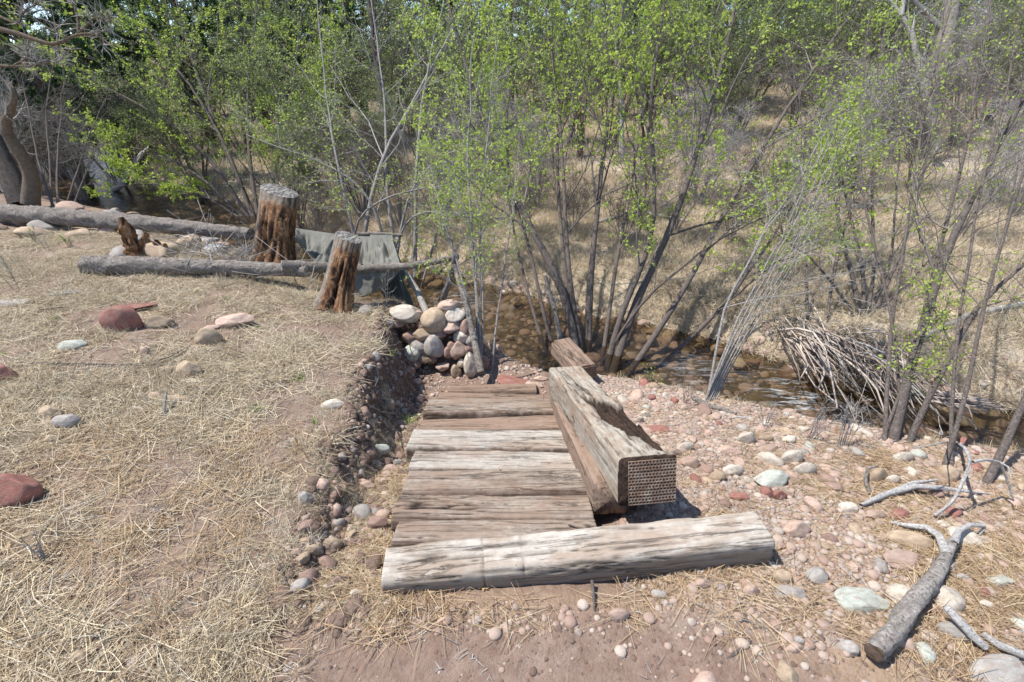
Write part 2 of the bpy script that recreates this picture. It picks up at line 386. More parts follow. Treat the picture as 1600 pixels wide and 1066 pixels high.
def mat_tarp():
    b = NB('olive_grey_canvas'); v = b.obj()
    n = b.noise(v, 5, 4); w = b.n('TexWave', Vector=v, Scale=120.0).outputs[1]
    col = b.ramp(n, [(.3, (.12, .118, .102)), (.7, (.19, .186, .162))])
    return b.done(b.bsdf(col, .8, b.bump(b.math('ADD', n, b.math('MULTIPLY', w, .1)), .3, .01), .2))

def mat_stump():
    b = NB('stripped_stump_wood'); v = b.obj()
    g = b.noise(b.mapping(v, (22, 22, 2.2)), 1.0, 6, .7, .8); g2 = b.noise(b.mapping(v, (9, 9, 3.5)), 1.0, 5, .7, 1.5)
    orange = b.ramp(g, [(.3, (.07, .036, .02)), (.5, (.25, .125, .058)), (.72, (.41, .255, .14))])
    orange = b.mix(b.ramp(g2, [(.38, .9), (.48, 0.0)]), orange, (.035, .016, .010))
    grey = b.ramp(g, [(.3, (.13, .10, .075)), (.7, (.33, .29, .24))])
    col = b.mix(b.attr('grey'), orange, grey)
    col = b.mix(b.attr('crack'), col, (.025, .014, .01))
    return b.done(b.bsdf(col, .85, b.bump(b.math('ADD', g, g2), .9, .015), .2))

def mat_cut(name='weathered_cut_wood', a=(.17, .155, .14), c=(.36, .34, .31)):
    b = NB(name); v = b.obj()
    wv = b.n('VectorMath', dict(operation='ADD'), i0=v, i1=b.n('VectorMath', dict(operation='SCALE'), i0=b.n('TexNoise', Vector=v, Scale=6.0).outputs[1], Scale=.10).outputs[0]).outputs[0]
    w = b.n('TexWave', dict(wave_type='RINGS', rings_direction='Z'), Vector=wv, Scale=9.0, Distortion=6.0, Detail=5.0).outputs[1]
    n = b.noise(v, 14, 7, .75, .6); n2 = b.noise(b.mapping(v, (8, 30, 8)), 1.0, 5, .7, 1.0)
    col = b.ramp(b.math('ADD', b.math('MULTIPLY', w, .15), b.math('ADD', b.math('MULTIPLY', n, .5), b.math('MULTIPLY', n2, .35))), [(.35, a), (.65, c)])
    cr = b.ramp(n2, [(.42, 0.0), (.45, .9), (.48, 0.0)])
    col = b.mix(cr, col, (.05, .04, .035))
    return b.done(b.bsdf(col, .9, b.bump(b.math('SUBTRACT', n, cr), .9, .015), .15))

def mat_metal():
    b = NB('rusty_nail_plate'); n = b.noise(b.obj(), 22, 5, .7)
    col = b.ramp(n, [(.3, (.13, .068, .04)), (.5, (.22, .145, .10)), (.7, (.29, .235, .19))])
    return b.done(b.bsdf(col, .6, b.bump(n, .3, .003), .5, Metallic=.0))

M = {}
M['ground'] = mat_ground(); M['water'] = mat_water()
M['tie_pale'] = mat_wood('weathered_grey_tie', (.43, .395, .345), (.22, .185, .15), (.29, .22, .17), .2)
M['tie_mid'] = mat_wood('brown_grey_tie', (.34, .285, .235), (.11, .08, .06), (.235, .165, .12), .35)
M['tie_dirt'] = mat_wood('dusty_tie', (.30, .235, .18), (.13, .09, .065), (.25, .17, .125), .8)
M['tie_front'] = mat_wood('bleached_front_tie', (.49, .445, .385), (.24, .195, .15), (.31, .235, .175), .22, .85)
M['tie_beam'] = mat_wood('split_beam', (.41, .37, .31), (.16, .125, .095), (.28, .20, .14), .30)
M['tie_rot'] = mat_wood('rotten_dark_wood', (.16, .115, .085), (.045, .03, .022), (.09, .06, .045), .5)
M['metal'] = mat_metal(); M['hole_shade'] = mat_wood('plate_hole_shade', (.05, .035, .025), (.02, .014, .01), (.03, .02, .014), .3)  # last one is painted shade for the plate holes
M['bark_grey'] = mat_bark('grey_log_bark', (.095, .08, .068), (.34, .30, .26))
M['bark_scaly'] = mat_bark('scaly_drift_bark', (.25, .22, .195), (.42, .38, .34), 1.3)
M['bark_dark'] = mat_bark('dark_trunk_bark', (.035, .028, .024), (.13, .11, .095), .8)
M['bark_pine'] = mat_bark('pine_bark', (.07, .05, .04), (.20, .14, .10), .5)
M['bark_tan'] = mat_bark('tan_gnarled_bark', (.10, .075, .055), (.25, .19, .14), 1.5)
M['bark_pale'] = mat_bark('pale_bark', (.24, .22, .19), (.46, .43, .39), 1.0)
M['drift'] = mat_bark('silver_driftwood', (.46, .43, .40), (.68, .65, .61), 2.5)
M['stem_dark'] = mat_bark('alder_stem', (.10, .08, .07), (.24, .20, .175), 2.2)
M['stem_grey'] = mat_bark('grey_stem', (.22, .20, .185), (.44, .41, .38), 2.2)
M['twig_brown'] = mat_twig('brown_twigs', (.075, .063, .055), (.235, .205, .18))
M['twig_grey'] = mat_twig('grey_twigs', (.17, .155, .14), (.42, .39, .36))
M['twig_red'] = mat_twig('pinkish_brush_sticks', (.21, .16, .125), (.50, .43, .37))
M['leaf'] = mat_leaf('spring_leaves', (.24, .36, .045), (.58, .68, .14), .50)
M['leaf_far'] = mat_leaf('olive_leaves', (.12, .18, .05), (.32, .38, .14), .35)
M['needle'] = mat_leaf('pine_needles', (.022, .055, .018), (.075, .15, .045), .15)
M['needle_far'] = mat_leaf('blue_pine_needles', (.035, .065, .035), (.10, .16, .085), .15)
M['straw'] = mat_straw('dry_straw', [(0, (.10, .075, .055)), (.22, (.27, .205, .14)), (.5, (.50, .41, .27)), (.75, (.76, .66, .47)), (.88, (.50, .465, .40)), (1, (.36, .34, .27))])
M['needles_dry'] = mat_straw('dry_pine_needles', [(0, (.17, .11, .07)), (.35, (.38, .26, .15)), (.75, (.56, .43, .27)), (1, (.66, .57, .43))])
M['meadow'] = mat_straw('meadow_straw', [(0, (.30, .24, .16)), (.4, (.56, .46, .33)), (.8, (.74, .65, .49)), (1, (.46, .44, .26))])
M['grass'] = mat_leaf('fresh_grass', (.10, .20, .03), (.25, .38, .08), .3)
M['pebble'] = mat_pebble(); M['clod'] = mat_stone('soil_clods', (.10, .068, .05), (.21, .145, .11), (.07, .05, .04))
M['tarp'] = mat_tarp(); M['stump'] = mat_stump(); M['cut'] = mat_cut(); M['cut_pale'] = mat_cut('pale_sawn_end', (.36, .31, .24), (.56, .51, .42))
M['oak'] = mat_leaf('dead_oak_leaf', (.40, .24, .10), (.62, .46, .26), .2)
STONE = dict(
    pink=mat_stone('pink_stone', (.36, .25, .195), (.51, .38, .30)), red=mat_stone('red_sandstone', (.20, .085, .065), (.33, .15, .12)),
    cream=mat_stone('cream_stone', (.44, .38, .30), (.62, .56, .47)), grey=mat_stone('grey_stone', (.25, .23, .205), (.40, .375, .34)),
    tan=mat_stone('tan_stone', (.30, .22, .145), (.46, .36, .25)), lichen=mat_stone('pale_green_stone', (.33, .34, .29), (.50, .51, .45), lichen=.7),
    brown=mat_stone('brown_stone', (.21, .135, .105), (.32, .22, .175)))

# ------------------------------------------------------------------ ground and water
def axis(a, b, step):
    out = [a]
    while out[-1] < b: out.append(out[-1] + step(out[-1]))
    return np.array(out)
gy = axis(-3, 150, lambda v: .12 if v < .4 else .017 if v < 3.4 else max(.017, min(.03, .017 + (v - 3.4) * .006)) if v < 6 else .011 * v ** 1.05)
gxp = axis(0, 140, lambda v: .019 if v < 1.6 else max(.019, .0145 * v))
gx = np.r_[-gxp[::-1], gxp[1:]]
GXX, GYY = np.meshgrid(gx, gy); gsh = GXX.shape
GZ = height(GXX.ravel(), GYY.ravel())
mk = masks(GXX.ravel(), GYY.ravel())
ii = np.arange(GXX.size).reshape(gsh)
gf = np.stack([ii[:-1, :-1], ii[:-1, 1:], ii[1:, 1:], ii[1:, :-1]], -1).reshape(-1, 4)
gxr, gyr = GXX.ravel(), GYY.ravel()
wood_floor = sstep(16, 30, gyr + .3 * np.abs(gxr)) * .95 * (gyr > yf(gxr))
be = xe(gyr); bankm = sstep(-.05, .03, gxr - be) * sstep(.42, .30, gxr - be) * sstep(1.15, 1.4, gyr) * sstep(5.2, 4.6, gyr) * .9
me = make_mesh('ground', np.stack([gxr, gyr, GZ], -1), [gf], M['ground'],
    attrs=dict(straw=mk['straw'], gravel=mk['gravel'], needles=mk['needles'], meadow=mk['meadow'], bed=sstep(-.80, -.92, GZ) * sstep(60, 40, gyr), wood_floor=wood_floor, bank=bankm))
tag(obj('ground', me), kind='structure')

wx = np.linspace(-34, 20, 520); wt = np.linspace(-.15, 1.15, 14)
WXX = np.repeat(wx[:, None], 14, 1); a0 = yn(wx) - .5; a1 = yf(wx) + .5
WYY = a0[:, None] + (a1 - a0)[:, None] * ((wt - wt[0]) / (wt[-1] - wt[0]))[None]
fx_, fy_ = WXX.ravel(), WYY.ravel()
foam = np.exp(-(((fx_ - 2.75) / .30) ** 2 + ((fy_ - 3.65) / .5) ** 2)) + .9 * np.exp(-(((fx_ - 3.1) / .25) ** 2 + ((fy_ - 3.1) / .35) ** 2)) \
    + np.exp(-(((fx_ + .75) / .35) ** 2 + ((fy_ - 5.9) / .35) ** 2)) + .5 * np.exp(-((fy_ - 18) / 1.3) ** 2) + .5 * np.exp(-(((fx_ - 1.9) / .3) ** 2 + ((fy_ - 4.2) / .3) ** 2))
ii = np.arange(WXX.size).reshape(WXX.shape)
wf_ = np.stack([ii[:-1, :-1], ii[1:, :-1], ii[1:, 1:], ii[:-1, 1:]], -1).reshape(-1, 4)
wz = WATER + .012 * (fbm(fx_ * 4, fy_ * 4, seed=77) - .5)
tag(obj('creek_water', make_mesh('creek_water', np.stack([fx_, fy_, wz], -1), [wf_], M['water'], attrs=dict(foam=np.clip(foam, 0, 1)))), kind='structure')

# ------------------------------------------------------------------ timbers
def tie_mesh(name, L, W, H, seed, mat, rnd=.022, crack=1.0, rot=None, cuts=(), nx=120, ns=64, wobble=.006, end_shade=0.0, soil=0.0):
    """weathered squared timber, X along its length, origin at the middle of its underside"""
    pr = []
    hw, hh, r = W / 2, H / 2, rnd
    cor = [(hw - r, hh - r, 0), (-hw + r, hh - r, PI / 2), (-hw + r, -hh + r, PI), (hw - r, -hh + r, 1.5 * PI)]
    pts = []
    for cx, cz, a in cor:
        for k in range(5):
            t = a + k / 4 * PI / 2; pts.append((cx + r * math.cos(t), cz + r * math.sin(t)))
    pts = np.array(pts + pts[:1]); d = np.r_[0, np.cumsum(np.hypot(*np.diff(pts, axis=0).T))]
    s = np.linspace(0, d[-1], ns, endpoint=False)
    sy, sz = np.interp(s, d, pts[:, 0]), np.interp(s, d, pts[:, 1])
    x = np.linspace(-L / 2, L / 2, nx)
    X, S = np.meshgrid(x, s, indexing='ij'); Y = np.broadcast_to(sy, X.shape).copy(); Z = np.broadcast_to(sz, X.shape).copy()
    o = seed * 13.7
    wob = .25 * (fbm(X * 3 + o, S * 3, seed=seed) - .5)
    n = fbm(X * 1.3 + o, (S + wob * .12) * 26, seed=seed + 1, octv=3); n2 = fbm(X * .8 + o, (S + wob * .1) * 11, seed=seed + 2, octv=2)
    m = sstep(.42, .62, vnoise(X * 2.1 + o, S * 5, seed=seed + 3))
    g = np.exp(-((n - .5) / .022) ** 2) * m + np.exp(-((n2 - .5) / .014) ** 2) * (.3 + .7 * m)
    g = np.clip(g, 0, 1) * crack
    rel = -.009 * g + .005 * crack * (fbm(X * 2.2 + o, S * 40, seed=seed + 5, octv=3) - .5) + .010 * (fbm(X * 4 + o, S * 8, seed=seed + 6) - .5)
    for c in cuts:
        k = np.exp(-((X - c - .014 * (fbm(S * 16, S * 0 + c, seed=4) - .5)) / .0035) ** 2) * (.35 + .65 * sstep(.3, .6, vnoise(S * 30, S * 0 + c * 9))); rel = rel - .006 * k; g = np.maximum(g, .7 * k)
    edge = np.minimum(np.abs(np.abs(Y) - hw), 1) + np.minimum(np.abs(np.abs(Z) - hh), 1)
    chunk = sstep(.55, .75, fbm(X * 6 + o, S * 3 + 40, seed=seed + 7)) * np.exp(-edge / .02) * .014 * crack
    rr = nrm(np.stack([Y / hw, Z / hh], -1)); nY, nZ = rr[..., 0], rr[..., 1]
    Y = Y + nY * (rel - chunk); Z = Z + nZ * (rel - chunk)
    rot_shade = np.zeros_like(X)
    soil_shade = soil * np.clip(sstep(hw - .030, hw - .006, np.abs(Y) + .012 * (n - .5)), 0, 1)  # dark side edges: some dirt, and gap shade put into the colour
    if rot is not None: rot_shade, dz = rot(X, Y, Z, hw, hh); Z = Z + dz
    X = X + .008 * (fbm(S * 14 + o, X * 0, seed=seed + 8) - .5) * (np.abs(X) > L / 2 - .001)
    Y = Y + wobble * np.sin(X * 2.1 + seed); Z = Z + wobble * np.sin(X * 2.9 + seed * 2) + hh
    V = np.stack([X, Y, Z], -1).reshape(-1, 3); idx = np.arange(nx * ns).reshape(nx, ns)
    q = np.stack([idx[:-1], idx[1:], np.roll(idx, -1, 1)[1:], np.roll(idx, -1, 1)[:-1]], -1).reshape(-1, 4)
    c0 = len(V); V = np.vstack([V, [[-L / 2 + .004, 0, hh], [L / 2 - .004, 0, hh]]])
    f0 = np.stack([np.roll(idx[0], -1), np.full(ns, c0), idx[0]], -1); f1 = np.stack([idx[-1], np.full(ns, c0 + 1), np.roll(idx[-1], -1)], -1)
    rot_shade = rot_shade + end_shade * (np.arange(nx) == 0)[:, None]; cr = np.r_[g.ravel() * .8, 0, 0]; cr[-2] = 1.0 if end_shade else 0; soil_shade = np.r_[soil_shade.ravel(), 0, 0]; rv = np.r_[rot_shade.ravel(), end_shade, 0]  # near end darkened: shade inside the plate holes put into the colour
    return make_mesh(name, V, [q, f0, f1], mat, attrs=dict(crack=np.clip(cr, 0, 1), rot=np.clip(rv, 0, 1), soil=soil_shade))

def basis_obj(name, me, origin, xdir, up=(0, 0, 1), parent=None):
    x = Vector(xdir).normalized(); z = Vector(up); z = (z - z.dot(x) * x).normalized(); y = z.cross(x)
    o = obj(name, me, parent); m = Matrix((x, y, z)).transposed().to_4x4(); m.translation = Vector(origin); o.matrix_basis = m
    return o

def deck(px, py):
    r = ray(px, py); return PD(px, py, 1.265 / (-r[2] - .313 * r[1]))
ROWS = [(808, 850, 612, 944, 'tie_mid', 'brown split plank step lying against the long front timber'),
    (765, 805, 611, 933, 'tie_mid', 'rounded brown timber step with a dirty lower edge, second up from the front timber'),
    (730, 766, 627, 926, 'tie_mid', 'deeply cracked grey brown timber step between a pale one and a dusty one'),
    (698, 730, 637, 910, 'tie_pale', 'pale grey timber step with a dark nail hole and a brown worn patch'),
    (668, 698, 636, 899, 'tie_pale', 'palest timber step, dotted with small incision marks'),
    (645, 667, 648, 886, 'tie_dirt', 'reddish dirt covered timber step behind the palest step'),
    (622, 645, 662, 872, 'tie_mid', 'tan timber step with a split pale back edge near the lower end of the flight'),
    (610, 621, 684, 852, 'tie_dirt', 'thin looking brown timber step next to last at the bottom of the flight'),
    (598, 609, 700, 840, 'tie_dirt', 'half buried timber step at the very bottom of the flight by the dirt landing')]
GRP = 'old railway timbers forming the steps'
for k, (yb, yfp, xl, xr, mt, lab) in enumerate(ROWS):
    fl, fr, bl, br = deck(xl, yfp), deck(xr, yfp), deck(xl + .12 * (yfp - yb), yb), deck(xr - .2 * (yfp - yb), yb)
    ctr = (fl + fr + bl + br) / 4; W = np.linalg.norm((bl + br) / 2 - (fl + fr) / 2) * .92; L = np.linalg.norm(fr - fl)
    Hh = .13; xd = fr - fl
    up = Vector((0, .313 * .9 + RNG.uniform(-.05, .05), 1)).normalized()
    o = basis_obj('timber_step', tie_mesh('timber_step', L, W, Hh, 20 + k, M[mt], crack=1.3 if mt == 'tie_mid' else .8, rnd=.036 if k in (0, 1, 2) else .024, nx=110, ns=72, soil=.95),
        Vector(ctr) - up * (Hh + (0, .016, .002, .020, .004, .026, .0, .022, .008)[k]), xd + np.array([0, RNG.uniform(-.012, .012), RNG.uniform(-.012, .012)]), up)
    tag(o, lab, 'timber step', GRP)

def plate_mesh(W, H, nx, nz, hole=(.45, .62), th=.003):
    """nail plate in the YZ plane facing -X with slot holes"""
    V = []; F = []
    cw, ch = W / nx, H / nz
    for i in range(nx):
        for j in range(nz):
            y0, z0 = -W / 2 + i * cw, -H / 2 + j * ch; hx, hzz = cw * (1 - hole[0]) / 2, ch * (1 - hole[1]) / 2
            st = .18 * cw * (1 if j % 2 else -1); b = len(V); o = [(y0, z0), (y0 + cw, z0), (y0 + cw, z0 + ch), (y0, z0 + ch)]
            n = [(y0 + hx + st, z0 + hzz), (y0 + cw - hx + st, z0 + hzz), (y0 + cw - hx + st, z0 + ch - hzz), (y0 + hx + st, z0 + ch - hzz)]
            V += [(0, p[0], p[1]) for p in o] + [(0, p[0], p[1]) for p in n] + [(th * 2, p[0], p[1]) for p in n]
            for k in range(4):
                l = (k + 1) % 4; F.append((b + k, b + 4 + k, b + 4 + l, b + l)); F.append((b + 4 + k, b + 8 + k, b + 8 + l, b + 4 + l))
    b = len(V); c = [(-W/2, -H/2), (W/2, -H/2), (W/2, H/2), (-W/2, H/2)]
    V += [(0, *p) for p in c] + [(th * 2, *p) for p in c]
    for k in range(4): l = (k + 1) % 4; F.append((b + k, b + l, b + 4 + l, b + 4 + k))
    V = np.array(V, float); V[:, 0] += .006 * (fbm(V[:, 1] * 12, V[:, 2] * 12, seed=3) - .5)
    nf = len(F); b = len(V); V = np.vstack([V, [(th * 1.7, *p) for p in c]]); F.append((b, b + 1, b + 2, b + 3))  # dark sheet behind the plate, painted shade for its holes
    return make_mesh('nail_plate', V, [np.array(F)], [M['metal'], M['hole_shade']], smooth=False, fmat=[0] * nf + [1])

# long front timber
pl, prr = Vector((-.505, 1.225, -.05)), Vector((1.055, 1.372, .0)); cc = (pl + prr) / 2
o = basis_obj('front_timber', tie_mesh('front_timber', (prr - pl).length, .175, .155, 3, M['tie_front'], crack=.9, rnd=.03, cuts=(-.39, -.23), nx=200, ns=72, wobble=.008), (cc.x, cc.y, -.048), prr - pl)
tag(o, 'long bleached timber across the top of the steps, nearest the bare dirt', 'timber beam')

# the raised beam and the timber it rests on
az = math.radians(-6.6); sl_ = math.radians(17.4)
AX = Vector((math.sin(az) * math.cos(sl_), math.cos(az) * math.cos(sl_), -math.sin(sl_)))
near = Vector(PD(1011, 752, 2.08)); LB = 1.62
def rotf(X, Y, Z, hw, hh):
    top = sstep(.3 * hh, .85 * hh, Z); u = (X + LB / 2) / LB; yr = -Y       # u = 0 at the near end, yr positive to the right
    nz = fbm(X * 14, Y * 30, seed=6) - .5
    yb = hw * (.62 - 1.0 * sstep(.0, .30, u)) + .05 * nz
    r = sstep(yb - .010, yb + .010, yr) * sstep(.02, .06, u) * sstep(.55, .46, u + .12 * nz + .10 * (yr / hw))
    gl = np.exp(-((yr - hw * (.05 - .7 * (u - .5)) - .02 * nz) / .007) ** 2) * (u > .45) * (u < .94)
    r2 = r * top
    far = np.clip(sstep(yb, yb + .02, yr), 0, 1) * sstep(.5, .56, u) * sstep(.98, .9, u) * .35 * top
    return np.clip(1.6 * np.maximum(r2, gl * top * .9), 0, 1), -(r2 * (.012 + .055 * fbm(X * 7, Y * 70, seed=8, octv=4)) + gl * top * .02 + far * .02)
bc = near + AX * (LB / 2)
upb = (Vector((0, 0, 1)) - AX * AX.z).normalized()
beam = empty('raised_beam', bc); tag(beam, 'heavy split beam with perforated metal end plate, raised along the right of the steps', 'timber beam')
o = basis_obj('beam_timber', tie_mesh('beam_timber', LB, .262, .228, 5, M['tie_beam'], crack=1.1, rnd=.02, rot=rotf, end_shade=1.2, nx=210, ns=84), bc - upb * .114, AX, upb)
bm_ = o.matrix_basis.copy(); o.parent = beam; o.matrix_parent_inverse = Matrix.Translation(-bc); o.matrix_basis = bm_
p = obj('nail_plate', plate_mesh(.215, .205, 14, 14, (.66, .52)), beam); mx = Matrix((AX, upb.cross(AX), upb)).transposed().to_4x4()
mx.translation = near - AX * .012 - upb.cross(AX) * .020; p.matrix_parent_inverse = Matrix.Translation(-bc); p.matrix_basis = mx
AX2 = Vector((math.sin(math.radians(-3.6)) * math.cos(sl_), math.cos(math.radians(-3.6)) * math.cos(sl_), -math.sin(sl_)))
n2_ = near + Vector((-.115, .10, -.215))
o = basis_obj('support_timber', tie_mesh('support_timber', 1.5, .18, .17, 8, M['tie_dirt'], crack=.7, rnd=.012), n2_ + AX2 * .75 - upb * .085, AX2, upb)
tag(o, 'reddish brown timber lying under the raised split beam', 'timber beam')
# timber beyond the beam with a second plate
fe = Vector(PD(916, 583, 3.95)); fa = Vector((-.33, .94, -.02)).normalized(); fu = Vector((0, 0, 1))
fb = empty('far_timber', fe); tag(fb, 'short timber with a perforated rusty end plate at the foot of the alder clump', 'timber beam')
o = basis_obj('short_timber', tie_mesh('short_timber', .5, .20, .15, 9, M['tie_dirt'], crack=1.0, nx=60, end_shade=.75), fe + fa * .25 - fu * .075, fa, fu)
w_ = o.matrix_basis.copy(); o.parent = fb; o.matrix_parent_inverse = Matrix.Translation(-fe); o.matrix_basis = w_
fz = (fu - fa * fa.dot(fu)).normalized()
p = obj('nail_plate', plate_mesh(.17, .12, 11, 9, (.66, .52)), fb); mx = Matrix((fa, fz.cross(fa), fz)).transposed().to_4x4(); mx.translation = fe - fa * .012; p.matrix_parent_inverse = Matrix.Translation(-fe); p.matrix_basis = mx

# ------------------------------------------------------------------ stones
import bmesh
def ico(sub):
    bm = bmesh.new(); bmesh.ops.create_icosphere(bm, subdivisions=sub, radius=1.0)
    V = np.array([v.co[:] for v in bm.verts]); F = np.array([[v.index for v in f.verts] for f in bm.faces]); bm.free(); return V, F
I4 = ico(4); I2 = ico(2); I3 = ico(3)
def stone_mesh(seed, base=I4, angular=0.0, rough=.05):
    V, F = base; V = V.copy(); r = np.random.default_rng(seed)
    o = seed * 7.3
    for k in range(int(7 + angular * 7)):
        n = nrm(r.normal(size=3)); d = r.uniform(.6, .9) if angular else r.uniform(.66, .92)
        s = V @ n; over = np.maximum(s - d, 0); V -= np.outer(over * (.92 if angular else .72), n)
    R = 1 + .28 * (fbm(V[:, 0] * .9 + o, V[:, 1] * .9, V[:, 2] * .9, 2, seed) - .5) + rough * 2 * (fbm(V[:, 0] * 4 + o, V[:, 1] * 4, V[:, 2] * 4, 4, seed, .6) - .5)
    V = V * R[:, None]; V -= (V.max(0) + V.min(0)) / 2; V /= (V.max(0) - V.min(0)) / 2
    return make_mesh('stone', V, [F], STONE['grey'], smooth=True)
ROUND = [stone_mesh(100 + i) for i in range(8)]; ANG = [stone_mesh(200 + i, angular=.8, rough=.06) for i in range(6)]
LROUND = [stone_mesh(300 + i, I3) for i in range(8)]; LANG = [stone_mesh(400 + i, I3, angular=.7) for i in range(5)]
def stone(center, dims, rot, colour, label, group=None, ang=False, name='stone', cat='stone', lib=None, i=None):
    L = lib or (ANG if ang else ROUND); k = int(RNG.integers(len(L))) if i is None else i % len(L)
    o = obj(name, L[k], None, center, rot, [d / 2 for d in dims])
    o.material_slots[0].link = 'OBJECT'; o.material_slots[0].material = STONE[colour]
    return tag(o, label, cat, group)
def gstone(px, py, w, h, colour, label, flat=.55, ang=False, yaw=None, name='stone', cat='stone', sink=.3, group=None):
    """a stone seen at pixel box centre px,py of size w x h pixels, resting on the ground"""
    P, D = G(px, py + h * .25); W = w / FPX * D; el = math.atan2(-ray(px, py)[2], ray(px, py)[1])
    H = min(W, h / FPX * D * 1.3) * min(.95, flat * 1.3); dep = max(.5 * W, (h / FPX * D - H * math.cos(el)) / max(.35, math.sin(el)) + .3 * H)
    dep = min(dep, 1.3 * W)
    yw = RNG.uniform(-.3, .3) if yaw is None else yaw
    return stone((P[0], P[1], P[2] + H * (.5 - sink)), (W, dep, H), (RNG.uniform(-.15, .15), RNG.uniform(-.15, .15), yw), colour, label, group, ang, name, cat)

